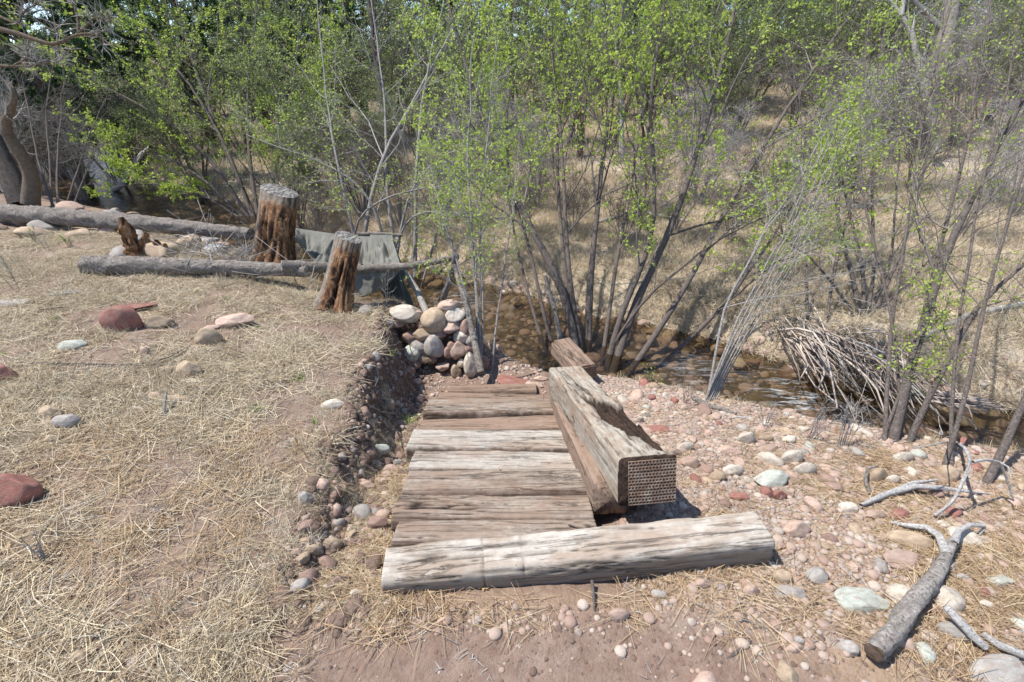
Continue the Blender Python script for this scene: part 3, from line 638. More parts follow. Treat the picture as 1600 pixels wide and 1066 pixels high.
BIG = [ # px,py,w,h,colour,label,flat,angular
 (195,500,58,52,'red','large rounded red boulder beside a flat red slab on the straw bank',.85,0),
 (205,476,84,12,'red','flat red sandstone slab just behind the red boulder',.3,1),
 (250,503,46,26,'tan','grey cream rock touching the right side of the red boulder',.6,1),
 (370,501,58,28,'pink','knobbly pink rock lying alone on the straw left of the dark stump roots',.55,1),
 (328,527,40,32,'tan','two tone tan rock standing on edge with a small rock behind it',.7,0),
 (331,511,26,10,'pink','small pink rock tucked behind the two tone tan rock',.5,0),
 (113,538,46,22,'lichen','pale greenish flat stone left of the long fallen twig',.5,0),
 (228,548,18,14,'pink','small pale pink pebble just above the long fallen twig',.7,0),
 (298,578,44,30,'tan','olive tan rock with a pointed right end near the middle of the straw bank',.7,1),
 (261,578,22,12,'tan','small tan stone left of the olive tan rock',.6,0),
 (302,594,20,10,'pink','small pale chip below the olive tan rock',.5,1),
 (283,623,38,16,'tan','flat tan stone beside an upright dark stick in the straw',.5,0),
 (242,617,22,11,'pink','pinkish stone next to a dark brown one in the straw',.6,0),
 (225,619,15,14,'brown','dark brown stone next to a pinkish one in the straw',.7,0),
 (210,638,26,10,'cream','flat cream chip below the pinkish and brown pair',.5,0),
 (12,583,40,32,'red','red angular rock cut by the left edge of the picture, upper one',.7,1),
 (82,645,40,24,'tan','orange tan angular rock behind the smooth grey green cobble',.7,1),
 (106,659,44,26,'grey','smooth grey green cobble in front of the orange tan rock',.65,0),
 (78,662,36,16,'tan','half buried tan stone left of the smooth grey green cobble',.5,0),
 (82,686,26,18,'tan','yellowish stone just below the smooth grey green cobble',.6,1),
 (30,762,78,66,'red','biggest red boulder, cut by the left edge of the picture',.7,1),
 (22,470,60,12,'grey','flat grey slab near the left edge behind the red boulders',.3,1),
 (104,457,40,12,'grey','flat grey slab in the straw below the sawn log end',.35,1),
 (126,1024,30,24,'tan','tan pebble in the straw at the bottom left',.6,0),
 (165,1010,24,14,'brown','small brown stone near the tan pebble at the bottom left',.5,1),
 (594,702,32,20,'lichen','round pale green cobble on the soil left of the pale steps',.75,0),
 (608,731,32,14,'pink','flat pink stone touching the left end of the cracked step',.45,0),
 (622,722,20,14,'grey','dark grey stone wedged between the flat pink stone and the steps',.6,0),
 (570,757,36,14,'pink','wedge shaped pinkish stone on the litter left of the steps',.7,1),
 (592,818,30,26,'brown','blocky brown stone left of the rounded brown step',.8,1),
 (560,820,15,13,'tan','small tan pebble by the blocky brown stone',.7,0),
 (556,926,26,18,'cream','crusty white stone at the foot of the crumbling bank by the front timber',.6,1),
 (521,630,38,18,'cream','flat cream stone capping the crumbling bank edge',.5,0),
 (484,706,18,8,'pink','small flat pink chip at the lip of the bank',.4,1),
 (478,776,26,20,'grey','grey angular stone at the lip of the bank',.7,1),
 (503,756,26,26,'pink','pink stone sticking out of the crumbling bank',.8,0),
 (490,858,26,20,'tan','mossy yellow cobble on the clods at the near end of the bank',.8,0),
 (464,864,16,16,'pink','small pink wedge stone left of the mossy yellow cobble',.8,1),
 (640,835,1,1,'brown','',.5,0),
 (1220,899,29,27,'tan','round tan cobble by the right end of the front timber',.85,0),
 (1096,911,27,20,'pink','peach cobble against the front timber',.7,0),
 (1172,920,26,24,'pink','pale knobbly cobble below the right part of the front timber',.7,0),
 (966,960,33,22,'pink','smooth pinkish brown cobble alone on the bare dirt near the upright stick',.75,0),
 (1030,926,24,14,'grey','flat grey pebble in the straw below the front timber',.5,0),
 (1228,1046,33,38,'tan','oval tan cobble cut by the bottom edge of the picture',.6,0),
 (1241,1010,29,17,'pink','peach cobble with a grey cap stone behind it',.6,0),
 (1247,1000,16,12,'grey','small grey stone capping the peach cobble',.7,0),
 (1325,1009,26,23,'grey','dull grey cobble left of the thick end of the curved log',.6,0),
 (1232,922,50,26,'grey','flat grey green stone near the round tan cobble',.4,1),
 (1275,895,40,30,'grey','grey wedge stone pointing up the gravel slope',.45,1),
 (1345,930,80,44,'lichen','large flat pale green slab under pine needles left of the curved log',.3,1),
 (1243,822,42,34,'pink','broad rounded peach rock in the middle of the gravel',.6,1),
 (1410,870,74,32,'pink','wide flat peach rock between the gravel and the curved log',.45,1),
 (1418,842,64,28,'tan','long smooth grey tan cobble behind the wide peach rock',.55,0),
 (1364,803,34,20,'pink','peach stone touching the forked driftwood',.6,0),
 (1404,804,44,20,'red','pinkish red stone beside the peach one by the driftwood',.6,0),
 (1368,744,36,28,'tan','round tan cobble framed by a loop of grey driftwood',.75,0),
 (1393,750,24,20,'cream','pale cobble right of the one framed by driftwood',.7,0),
 (1410,714,32,18,'cream','smooth pale cobble on the gravel crest at the foot of the right willow',.75,0),
 (1480,737,28,32,'tan','upright tan cobble on the crest right of the right stems',.9,0),
 (1324,792,28,20,'cream','cream cobble left of the forked driftwood',.6,0),
 (1198,766,22,28,'red','dark red upright stone leaning on another red stone',.8,1),
 (1216,772,24,20,'red','dark red stone behind and right of the upright red one',.7,1),
 (1155,776,28,15,'red','dusty red stone in the bare patch of the gravel',.5,1),
 (1205,745,62,34,'lichen','largest pale green boulder in the gravel, behind the red stones',.5,1),
 (1236,715,34,26,'cream','large cream cobble left of another on the gravel bar',.7,0),
 (1255,733,34,24,'cream','large cream cobble with dark spots right of its twin',.7,0),
 (1164,686,30,24,'cream','round cream boulder high on the gravel bar',.8,0),
 (1137,703,34,16,'pink','smooth tan pink oval cobble below the round cream boulder',.6,0),
 (1008,648,18,14,'cream','small white round cobble beside the far half of the beam',.85,0),
 (998,656,15,12,'cream','second white cobble touching the one beside the beam',.8,0),
 (1028,670,34,16,'red','flat reddish slab right of the rotten part of the beam',.35,1),
 (1006,672,30,16,'pink','peach stone under the edge of the flat reddish slab',.5,0),
 (1070,698,28,16,'cream','cream cobble in a cluster right of the beam end',.7,0),
 (1052,707,24,18,'pink','brownish pink cobble in the cluster right of the beam end',.7,0),
 (1078,722,34,24,'pink','knobbly pink rock right of the metal end plate',.6,1),
 (1103,733,20,22,'brown','brown round cobble right of the knobbly pink rock',.7,0),
 (1145,733,34,24,'cream','broad cream cobble in the middle of the gravel bar',.6,0),
 (1120,743,26,22,'tan','yellowish cobble touching the broad cream cobble',.6,0),
 (1195,684,24,12,'tan','tan cobble on the crest overlooking the water',.6,0),
 (1200,700,36,14,'pink','long peach rock lying along the crest of the gravel bar',.5,1),
 (1205,647,20,12,'pink','pink boulder standing in the dark creek water',.7,0),
 (797,529,13,10,'cream','round pale grey cobble at the water edge below the timber steps',.85,0),
 (775,531,13,9,'pink','small peach cobble next to the pale grey one at the water edge',.8,0),
 (773,543,26,14,'pink','flat pinkish cobble at the landing beside the grey stems',.6,0),
 (1540,640,46,14,'cream','flat pale slab on the far bank at the right edge',.4,1),
 (815,597,80,16,'red','flat sandstone slab sunk in the dirt landing below the steps',.3,1),
 (835,600,30,12,'pink','pale peach rock at the lower left corner of the raised beam',.5,1),
 (845,590,24,10,'pink','small peach slab behind the pale peach rock at the beam corner',.4,1),
 (1500,900,20,12,'grey','small grey stone in the pine needles right of the curved log',.6,0),
 (1490,985,50,26,'grey','rounded grey stone under a broken pale stick at the lower right',.6,0),
 (1560,905,40,20,'lichen','pale green flat stone in the pine needles at the right edge',.4,1),
 (1555,1045,90,40,'grey','large flat grey stone in the lower right corner',.4,0),
 (1290,300,1,1,'tan','',.5,0)]
for (px, py, w, h, c, lab, fl, an) in BIG:
    if w < 5: continue
    gstone(px, py, w * (1.04 if py > 900 else 1.0), h, c, lab, fl, bool(an), name='boulder' if w > 55 else 'stone', cat='boulder' if w > 55 else 'stone')

# stacked stones of the little dry wall at the end of the steps
def wallp(px, py): r = ray(px, py); return PD(px, py, 5.26 / (r[1] - .6 * r[2])), 5.26 / (r[1] - .6 * r[2])
WS = [(800,135,125,52,'pink','flat pink stone topping the dry stone wall',0),(542,188,185,90,'cream','long pale slab on the upper left of the dry stone wall',1),
 (603,200,80,70,'pink','pink stone leaning on the long pale slab',1),(712,232,142,140,'tan','big tan stone with a dark cleft near the top of the wall',0),
 (848,190,140,85,'cream','large flat cream stone under the pink topping stone',1),(828,262,125,72,'pink','peach block under the large flat cream stone',1),
 (915,278,90,110,'brown','dark brown stone at the upper right edge of the wall',0),(640,318,120,76,'tan','tan stone below the big cleft stone',0),
 (888,325,92,82,'cream','squarish pale stone on the right of the wall',0),(713,388,118,130,'grey','biggest grey green stone in the middle of the wall',0),
 (618,395,110,78,'grey','dull grey stone left of the biggest one in the wall',0),(575,432,115,90,'lichen','pale stone with a bright lit top at the lower left of the wall',0),
 (868,412,100,96,'pink','faceted pink and white block in the wall',1),(799,430,54,64,'brown','small brown stone between the biggest stone and the faceted block',0),
 (525,482,92,54,'pink','pink rounded stone at the lower left foot of the wall',0),(652,468,66,52,'tan','small tan stone under the biggest stone',0),
 (948,350,70,80,'grey','grey stone behind the thin grey stems at the wall end',0),(946,498,82,130,'cream','tall cream stone standing at the right foot of the wall',1),
 (886,492,48,50,'cream','small round cream stone left of the tall cream one',0),(853,545,58,80,'tan','orange tan stone standing in the rubble at the wall foot',1),
 (770,522,70,40,'pink','little pink stone lying in the rubble at the wall foot',1),(930,410,70,60,'brown','brown stone low in the right side of the wall',0),
 (745,320,80,60,'brown','shaded brown stone wedged in the wall centre',1),(480,240,90,60,'pink','pink stone at the left shoulder of the wall',0),
 (430,235,60,56,'grey','grey stone at the far left shoulder of the wall',0),(360,198,66,46,'tan','tan stone on the bank left of the wall',0),(285,163,86,58,'grey','grey round stone under the hanging tarp corner',0),
 (560,330,90,60,'brown','shaded stone under the root mat left in the wall',0),(700,470,60,50,'brown','shaded brown stone at the wall foot',0),(1020,490,66,70,'brown','brown stone behind the thin grey stems at the landing',0),
 (490,430,60,40,'pink','small pink stone near the bank edge beside the wall',0),(830,385,60,50,'brown','dark chink stone between the wall blocks',1),(590,505,80,50,'brown','dark stone at the base of the wall',0)]
for (zx, zy, zw, zh, c, lab, an) in WS:
    px, py = 500 + zx / 4, 440 + zy / 4; P, D = wallp(px, py); w, h = zw / 4 / FPX * D, zh / 4 / FPX * D * 1.12
    if zx < 450: P, D = G(px, py + zh / 10); P[2] += h * .2
    stone(P + np.array([0, -.03, -.01]), (w * 1.16, max(w, h) * RNG.uniform(.9, 1.15), h * 1.14), (RNG.uniform(-.25, .1), RNG.uniform(-.15, .15), RNG.uniform(-.25, .25)), c, lab, 'stones stacked in the dry wall', bool(an), 'wall_stone', 'stone')

# loose cobbles of the gravel bar
CLS = [('pink', 'peach pink', .36), ('cream', 'cream white', .27), ('tan', 'tan', .16), ('grey', 'grey', .05), ('red', 'dusty red', .05), ('brown', 'brown', .07), ('lichen', 'pale green', .04)]
placed = [(o.location.x, o.location.y, max(o.scale[:2])) for o in COL.objects if o.get('category') in ('stone', 'boulder')]
placed = np.array(placed)
def free(x, y, r):
    global placed
    if (np.hypot(placed[:, 0] - x, placed[:, 1] - y) < (placed[:, 2] + r) * .85).any(): return False
    placed = np.vstack([placed, [x, y, r]]); return True
def spot(x, y):
    L = [('beside the raised beam', .75, 2.1), ('by the beam end plate', .75, 1.6), ('by the right end of the front timber', 1.2, 1.3), ('below the front timber', .6, .95), ('along the crest over the water', 1.5, 2.75),
         ('in the middle of the gravel bar', 1.35, 2.0), ('round the forked driftwood', 2.0, 1.9), ('under the tall bone coloured branch', 2.6, 2.0), ('left of the curved log', 1.45, 1.2), ('right of the curved log', 2.1, 1.3), ('near the alder roots', .9, 2.9), ('at the foot of the right willow', 2.3, 2.35)]
    return min(L, key=lambda l: math.hypot(l[1] - x, l[2] - y))[0]
cnt = 0; tries = 0
while cnt < 285 and tries < 9000:
    tries += 1
    x, y = RNG.uniform(.5, 3.1), RNG.uniform(.75, 3.4)
    m = masks(np.array([x]), np.array([y])); g = float(m['gravel'][0])
    dens = g * (1.0 if 1.3 < y + .35 * (x - 1) < 3.0 else .55)
    if x < 1.12 and y < 1.42: dens = .10 * .4 if y < 1.15 else 0
    if x < .75 and y > 1.4: dens *= .2
    if RNG.random() > dens or y > yn(np.array([x]))[0] - .3: continue
    r = float(np.clip(RNG.lognormal(math.log(.027), .42), .015, .062))
    if not free(x, y, r): continue
    k = RNG.choice(len(CLS), p=np.array([c[2] for c in CLS]) / 1.0); c, w, _ = CLS[k]; sz = 'small' if r < .028 else 'larger'
    el = RNG.uniform(.75, 1.4); fl = RNG.uniform(.5, .85)
    stone((x, y, hz(x, y) + r * fl * RNG.uniform(-.1, .35)), (2 * r * el, 2 * r / el, 2 * r * fl), (RNG.uniform(-.25, .25), RNG.uniform(-.25, .25), RNG.uniform(0, 6.3)), c,
        f'{sz} {w} cobble lying loose {spot(x, y)}', f'{sz} {w} cobbles {spot(x, y)}', RNG.random() < .3, 'cobble', 'cobble', LANG if RNG.random() < .5 else LROUND)
    cnt += 1
def bspot(y): return 'beside the front timber' if y < 1.45 else 'beside the rounded brown steps' if y < 1.8 else 'beside the two pale steps' if y < 2.3 else 'beside the lower steps' if y < 3.1 else 'next to the dry wall'
# stones sticking out of the crumbling left bank
cnt = 0
while cnt < 62:
    y = RNG.uniform(1.15, 3.75); x = float(xe(np.array([y]))[0]) + RNG.uniform(.0, .34)
    r = float(np.clip(RNG.lognormal(math.log(.028), .35), .014, .06))
    if not free(x, y, r * .7): continue
    c = ('brown', 'pink', 'grey', 'brown', 'tan')[int(RNG.integers(5))]
    stone((x, y, hz(x, y) + r * .2), (2.2 * r, 1.7 * r, 1.7 * r), (RNG.uniform(-.5, .5), RNG.uniform(-.5, .5), RNG.uniform(0, 6)), c,
        f'{c} stone half sunk in the earth bank {bspot(y)}', f'{c} stones bedded in the earth bank {bspot(y)}', RNG.random() < .35, 'bank_stone', 'stone', LANG if RNG.random() < .4 else LROUND)
    cnt += 1
# stones at the far creek margin
cnt = 0
while cnt < 60:
    x = RNG.uniform(-2.0, 4.6); far = RNG.random() < .7
    y = float((yf(np.array([x])) if far else yn(np.array([x])))[0]) + (RNG.uniform(-.12, .3) if far else RNG.uniform(-.1, .15)); r = RNG.uniform(.03, .085)
    if not free(x, y, r): continue
    c = ('brown', 'pink', 'grey', 'cream', 'tan')[int(RNG.integers(5))]
    side = 'far' if far else 'near'
    stone((x, y, max(hz(x, y), -.98) + r * .2), (2.4 * r, 1.9 * r, 1.2 * r), (0, RNG.uniform(-.2, .2), RNG.uniform(0, 6)), c,
        f'{c} stone at the {side} water edge of the creek', f'{c} stones along the {side} water edge', RNG.random() < .5, 'creek_stone', 'stone', LANG if RNG.random() < .5 else LROUND); cnt += 1
# rubble of rocks behind and below the long log, upper left
cnt = 0
while cnt < 60:
    x = RNG.uniform(-7.4, -3.2); y = RNG.uniform(5.0, 10.0)
    if y > yn(np.array([x]))[0] + .1 or (y < 6.3 and RNG.random() < .65): continue
    r = RNG.uniform(.06, .20)
    if not free(x, y, r): continue
    c = ('brown', 'pink', 'grey', 'grey', 'tan')[int(RNG.integers(5))]
    side = 'beyond' if y > 6.6 else 'in front of'
    stone((x, y, hz(x, y) + r * .15), (2.3 * r, 1.8 * r, 1.1 * r), (RNG.uniform(-.3, .3), RNG.uniform(-.3, .3), RNG.uniform(0, 6)), c,
        f'{c} rock in the rubble {side} the long log at the upper left', f'{c} rocks {side} the long log', True, 'rubble_rock', 'rock', LANG); cnt += 1

# ------------------------------------------------------------------ scatter (uncountable stuff only)
HID = bpy.data.collections.new('scatter_sources')      # never linked to the scene
def source_set(name, meshes):
    c = bpy.data.collections.new(name)
    for i, m in enumerate(meshes):
        o = bpy.data.objects.new(f'{name}_{i:02d}', m); c.objects.link(o)
    return c
def scatter(name, P, rot, scl, coll, nvar, label, cat):
    me = bpy.data.meshes.new(name); me.vertices.add(len(P)); me.vertices.foreach_set('co', np.asarray(P, np.float32).ravel())
    a = me.attributes.new('rot', 'FLOAT_VECTOR', 'POINT'); a.data.foreach_set('vector', np.asarray(rot, np.float32).ravel())
    a = me.attributes.new('scl', 'FLOAT_VECTOR', 'POINT'); a.data.foreach_set('vector', np.asarray(scl, np.float32).ravel())
    a = me.attributes.new('idx', 'INT', 'POINT'); a.data.foreach_set('value', RNG.integers(0, nvar, len(P)).astype(np.int32))
    o = obj(name, me); g = bpy.data.node_groups.new(name + '_nodes', 'GeometryNodeTree')
    g.interface.new_socket('Geometry', in_out='INPUT', socket_type='NodeSocketGeometry'); g.interface.new_socket('Geometry', in_out='OUTPUT', socket_type='NodeSocketGeometry')
    gi = g.nodes.new('NodeGroupInput'); go = g.nodes.new('NodeGroupOutput'); ip = g.nodes.new('GeometryNodeInstanceOnPoints')
    ci = g.nodes.new('GeometryNodeCollectionInfo'); ci.inputs['Collection'].default_value = coll; ci.inputs['Separate Children'].default_value = True; ci.inputs['Reset Children'].default_value = True
    def na(nm, t): n = g.nodes.new('GeometryNodeInputNamedAttribute'); n.data_type = t; n.inputs[0].default_value = nm; return n.outputs[0]
    g.links.new(gi.outputs[0], ip.inputs['Points']); g.links.new(ci.outputs[0], ip.inputs['Instance']); ip.inputs['Pick Instance'].default_value = True
    g.links.new(na('idx', 'INT'), ip.inputs['Instance Index']); g.links.new(na('rot', 'FLOAT_VECTOR'), ip.inputs['Rotation']); g.links.new(na('scl', 'FLOAT_VECTOR'), ip.inputs['Scale'])
    g.links.new(ip.outputs[0], go.inputs[0]); md = o.modifiers.new('scatter', 'NODES'); md.node_group = g
    return tag(o, label, cat, kind='stuff')

def ribbons(base, dirs, length, width, K=4, curl=.6, droop=.0, r=None):
    """thin flat blades: base (N,3) dirs (N,3)"""
    r = r or RNG; N = len(base); d = nrm(dirs); P = np.empty((N, K, 3)); P[:, 0] = base
    bend = r.normal(size=(N, 3)) * curl * .5
    for k in range(1, K):
        d = nrm(d + bend / K + np.array([0, 0, -droop / K])); P[:, k] = P[:, k-1] + d * (length / (K - 1))[:, None]
    side = nrm(np.cross(d, r.normal(size=(N, 3)) * .6 + np.array([0, 0, 1.0])))
    w = width[:, None, None] * np.linspace(1, .35, K)[None, :, None] * .5
    V = np.stack([P - side[:, None] * w, P + side[:, None] * w], 2).reshape(-1, 3)
    idx = np.arange(N * K * 2).reshape(N, K, 2)
    q = np.stack([idx[:, :-1, 0], idx[:, :-1, 1], idx[:, 1:, 1], idx[:, 1:, 0]], -1).reshape(-1, 4)
    return V, [q], np.repeat(r.random(N), K * 2)
def blade_mesh(name, V, F, rnd, mat): return make_mesh(name, V, F, mat, smooth=True, attrs=dict(rnd=rnd))

def mat_patch(seed, n, R, mat, Lm, W, flat=.10, curl=.9, h=.012, K=4):
    r = np.random.default_rng(seed); a = r.random(n) * 2 * PI; rr = R * np.sqrt(r.random(n))
    b = np.stack([rr * np.cos(a), rr * np.sin(a), r.random(n) * h], -1); t = r.normal(.0, 1.1, n) + seed
    d = np.stack([np.cos(t), np.sin(t), r.normal(.03, flat, n)], -1)
    return blade_mesh('patch', *ribbons(b, d, r.uniform(.5, 1.4, n) * Lm, r.uniform(.6, 1.3, n) * W, K, curl, .08, r), mat)
def tuft_mesh(seed, n, R, mat, Lm, W, spread=.8, curl=.7, droop=.8, K=5):
    r = np.random.default_rng(seed); a = r.random(n) * 2 * PI; rr = R * np.sqrt(r.random(n))
    b = np.stack([rr * np.cos(a), rr * np.sin(a), 0 * a], -1); t = a + r.normal(0, .5, n); s = r.random(n) * spread
    d = np.stack([np.cos(t) * s, np.sin(t) * s, 1 - .5 * s], -1)
    return blade_mesh('tuft', *ribbons(b, d, r.uniform(.4, 1.2, n) * Lm, r.uniform(.6, 1.2, n) * W, K, curl, droop, r), mat)

STRAW_SET = source_set('straw_patches', [mat_patch(i, 70, .10, M['straw'], .10, .0028) for i in range(8)])
CURL_SET = source_set('curled_tufts', [tuft_mesh(50 + i, 45, .035, M['straw'], .085, .0026, 1.4, 1.6, 1.6) for i in range(6)])
NEED_SET = source_set('needle_patches', [mat_patch(80 + i, 40, .11, M['needles_dry'], .13, .0030, .06, .25, .014, 3) for i in range(8)])
MEAD_SET = source_set('meadow_tufts', [tuft_mesh(120 + i, 60, .12, M['meadow'], .20, .008, 1.5, 1.3, 1.0, 4) for i in range(5)])
GRASS_SET = source_set('green_tufts', [tuft_mesh(150 + i, 30, .02, M['grass'], .08, .004, .8, .8, .8, 4) for i in range(3)])
LIT_SET = source_set('twig_litter', [mat_patch(170 + i, 8, .08, M['twig_grey'], .05, .0035, .1, .8, .01, 3) for i in range(4)])
PEB_SET = source_set('pebbles', [stone_mesh(500 + i, I2, .4 * (i % 2), .08) for i in range(8)])
CLOD_SET = source_set('clods', [stone_mesh(520 + i, I2, .9, .16) for i in range(6)])
for o_ in CLOD_SET.objects: o_.data.materials.clear(); o_.data.materials.append(M['clod'])
UP_SET = source_set('upright_tufts', [tuft_mesh(540 + i, 34, .04, M['straw'], .13, .0026, .9, .8, .7) for i in range(5)])
for o_ in PEB_SET.objects: o_.data.materials.clear(); o_.data.materials.append(M['pebble'])

def ground_rot(x, y, spin=True):
    e = .04; gx_ = (height(x + e, y) - height(x - e, y)) / (2 * e); gy_ = (height(x, y + e) - height(x, y - e)) / (2 * e)
    gx_, gy_ = np.clip(gx_, -1.2, 1.2), np.clip(gy_, -1.2, 1.2)
    # spin about z first, then tilt to slope; euler XYZ approx
    s = RNG.random(len(x)) * 2 * PI if spin else 0 * x
    tx = np.arctan(gy_); ty = -np.arctan(gx_)
    c, sn = np.cos(s), np.sin(s)
    return np.stack([tx * c + ty * sn, -tx * sn + ty * c, s], -1)
def sample(n, x0, x1, y0, y1, dens):
    x = RNG.uniform(x0, x1, n); y = RNG.uniform(y0, y1, n); k = RNG.random(n) < dens(x, y); return x[k], y[k]
def in_view(x, y, z=0, m=.15):
    zc = y * CT + (CAMH - z) * ST; xc = x / np.maximum(zc, .1) * FPX; yc = (-(z - CAMH) * CT - y * ST) / np.maximum(zc, .1) * FPX
    return (np.abs(xc) < 800 * (1 + m)) & (yc < 533 * (1 + m)) & (zc > .3)
def onstep(x, y): return (x > -.56) & (x < .50 + .09 * 0) & (y > 1.12) & (y < 3.3)
def onfront(x, y): return (x > -.56) & (x < 1.12) & (y > 1.135 + (x + .5) * .095) & (y < 1.32 + (x + .5) * .1)

def put(name, x, y, coll, nvar, s, label, cat, lift=0.0, sz=None, spin=True):
    k = in_view(x, y, height(x, y, False)) & ~onstep(x, y) & ~onfront(x, y); x, y = x[k], y[k]; z = height(x, y)
    s = s(len(x)) if callable(s) else np.full(len(x), s); S = np.stack([s, s, s * (1 if sz is None else sz)], -1)
    return scatter(name, np.stack([x, y, z + lift], -1), ground_rot(x, y, spin), S, coll, nvar, label, cat)
U = lambda a, b: (lambda n: RNG.uniform(a, b, n))

def d_straw(x, y):
    m = masks(x, y); c = fbm(x * 3.1, y * 3.1, seed=61); return m['straw'] * (.14 + .86 * sstep(.36, .58, c)) * .9
x, y = sample(15000, -7.5, -.6, .6, 6.2, d_straw); put('dry_straw', x, y, STRAW_SET, 8, U(.8, 1.4), 'mat of dry straw lying over the left bank', 'straw')
x, y = sample(9000, -7.5, -.6, .6, 6.2, lambda x, y: d_straw(x, y) * .35); put('curled_dead_grass', x, y, CURL_SET, 6, U(.6, 1.25), 'curled dead grass tufts on the left bank', 'dead grass')
x, y = sample(1500, -2.2, -.6, .6, 2.6, lambda x, y: sstep(.30, .0, np.abs(x - xe(y) + .06)) * .8); put('bank_edge_grass', x, y, CURL_SET, 6, U(.5, 1.0), 'grey dead grass hanging over the lip of the earth bank', 'dead grass')
x, y = sample(16000, -1.2, 3.4, .75, 2.9, lambda x, y: np.maximum(masks(x, y)['needles'] * .27 * sstep(.40, .58, fbm(x * 4, y * 4, seed=64)), .34 * np.exp(-((y - 1.135 - x * .095) / .035) ** 2) * (x > -.55) * (x < 1.0)) + .02 * masks(x, y)['gravel'])
put('pine_needle_litter', x, y, NEED_SET, 8, U(.45, 1.0), 'dry pine needles strewn round the front timber and over the lower right gravel', 'pine needles', .004)
x, y = sample(2500, -3.5, -.7, .6, 2.2, lambda x, y: masks(x, y)['straw'] * .25); put('pine_needles_in_straw', x, y, NEED_SET, 8, U(.6, 1.1), 'orange dry pine needles mixed into the straw at the lower left', 'pine needles', .006)
x, y = sample(1800, -1.2, -.45, 1.1, 3.0, lambda x, y: (x > xe(y) + .12) * .45); put('trench_litter', x, y, STRAW_SET, 8, U(.4, .8), 'straw and leaf litter between the earth bank and the steps', 'litter')
x, y = sample(5000, -3.5, 3.4, .7, 3.5, lambda x, y: .12 + .3 * masks(x, y)['gravel'] + .3 * masks(x, y)['left']); put('twig_litter', x, y, LIT_SET, 4, U(.5, 1.1), 'small grey twig fragments over the ground', 'twig litter')
def d_mead(x, y): return ((y > yf(x) + .15)) * (.45 + .55 * sstep(.30, .55, fbm(x * .9, y * .9, seed=66)))
x, y = sample(26000, -5, 9, 3.0, 12, d_mead); put('meadow_grass', x, y, MEAD_SET, 5, U(.35, .8), 'dry tan grass of the meadow across the creek', 'dry grass')
x, y = sample(16000, -26, 26, 11, 30, d_mead); put('far_meadow_grass', x, y, MEAD_SET, 5, U(.8, 1.7), 'dry tan grass farther up the meadow', 'dry grass')
x, y = sample(2500, -5, -.2, 4.2, 9, lambda x, y: (y < yn(x) - .1) * .5); put('bank_grass', x, y, MEAD_SET, 5, U(.25, .5), 'dry grass along the near creek bank behind the logs', 'dry grass')
x, y = sample(2500, .4, 3.5, 1.8, 4.1, lambda x, y: np.exp(-((y - yn(x) + .45) / .13) ** 2) * .25); put('crest_grass', x, y, MEAD_SET, 5, U(.2, .4), 'dry weeds on the crest of the gravel bar above the water', 'dry grass')
x, y = sample(60, -4, -.8, 1.2, 5, lambda x, y: masks(x, y)['straw'] * .6); put('green_sprigs', x, y, GRASS_SET, 3, U(.3, .8), 'tiny green grass sprigs in the straw', 'green grass')
gp = [G(470, 595)[0], G(637, 664)[0], G(560, 735)[0]] + [G(400, 835)[0]]
for i, (q, sc, lb) in enumerate(zip(gp[:2], (1.0, 1.5), ('small bright green grass tuft on the straw near the bank edge', 'green grass tuft growing beside the upper end of the palest step'))):
    tag(obj('grass_tuft', GRASS_SET.objects[i].data, None, q, (0, 0, i), (sc, sc, sc)), lb, 'grass tuft')
# pebbles and clods
def d_peb(x, y):
    m = masks(x, y); c = fbm(x * 5, y * 5, seed=68); return np.clip(m['gravel'] * (.35 + c) * sstep(.7, 1.2, y) + .02, 0, 1)
x, y = sample(42000, .3, 3.6, .7, 3.7, d_peb); put('gravel', x, y, PEB_SET, 8, lambda n: np.clip(RNG.lognormal(math.log(.0066), .55, n), .002, .024), 'fine pink and grey gravel between the cobbles', 'gravel', .001, .65)
x, y = sample(9000, -1.4, 1.6, .6, 1.3, lambda x, y: .07 + .2 * sstep(.95, 1.15, y) * sstep(-.6, 0, x)); put('trail_grit', x, y, PEB_SET, 8, lambda n: np.clip(RNG.lognormal(math.log(.0035), .55, n), .0015, .013), 'grit and small stones on the bare dirt trail', 'grit', 0, .6)
x, y = sample(9000, -1.6, .3, 1.0, 4.6, lambda x, y: sstep(-.08, .03, x - xe(y)) * sstep(.55, .2, x - xe(y)) * .8); put('bank_clods', x, y, CLOD_SET, 6, lambda n: np.clip(RNG.lognormal(math.log(.013), .5, n), .004, .038), 'crumbled soil clods of the cut bank', 'clods', 0, .8)
x, y = sample(9000, -1.4, 2.4, .6, 1.35, lambda x, y: (.25 + .5 * sstep(.85, 1.1, y)) * (fbm(x * 3, y * 3, seed=91) > .48)); put('trail_clods', x, y, CLOD_SET, 6, lambda n: np.clip(RNG.lognormal(math.log(.0042), .55, n), .0015, .015), 'crumbs of red brown soil on the trail', 'clods', -.001, .6)
x, y = sample(1400, -6, -.8, .6, 5.5, lambda x, y: masks(x, y)['left'] * sstep(.5, .65, fbm(x * 1.9, y * 1.9, seed=92))); put('standing_dead_grass', x, y, UP_SET, 5, U(.5, 1.3), 'tufts of standing dead grass in the straw', 'dead grass')
x, y = sample(9000, -1.5, .3, 1.0, 4.6, lambda x, y: sstep(-.05, .05, x - xe(y)) * .75); put('bank_grit', x, y, PEB_SET, 8, lambda n: np.clip(RNG.lognormal(math.log(.009), .5, n), .003, .026), 'clods and small stones of the crumbling bank and the landing', 'clods', 0, .75)
x, y = sample(4000, -7, -.9, .6, 5.5, lambda x, y: masks(x, y)['left'] * .3); put('bank_pebbles', x, y, PEB_SET, 8, lambda n: np.clip(RNG.lognormal(math.log(.006), .5, n), .002, .02), 'small pebbles lying in the straw', 'pebbles', 0, .65)
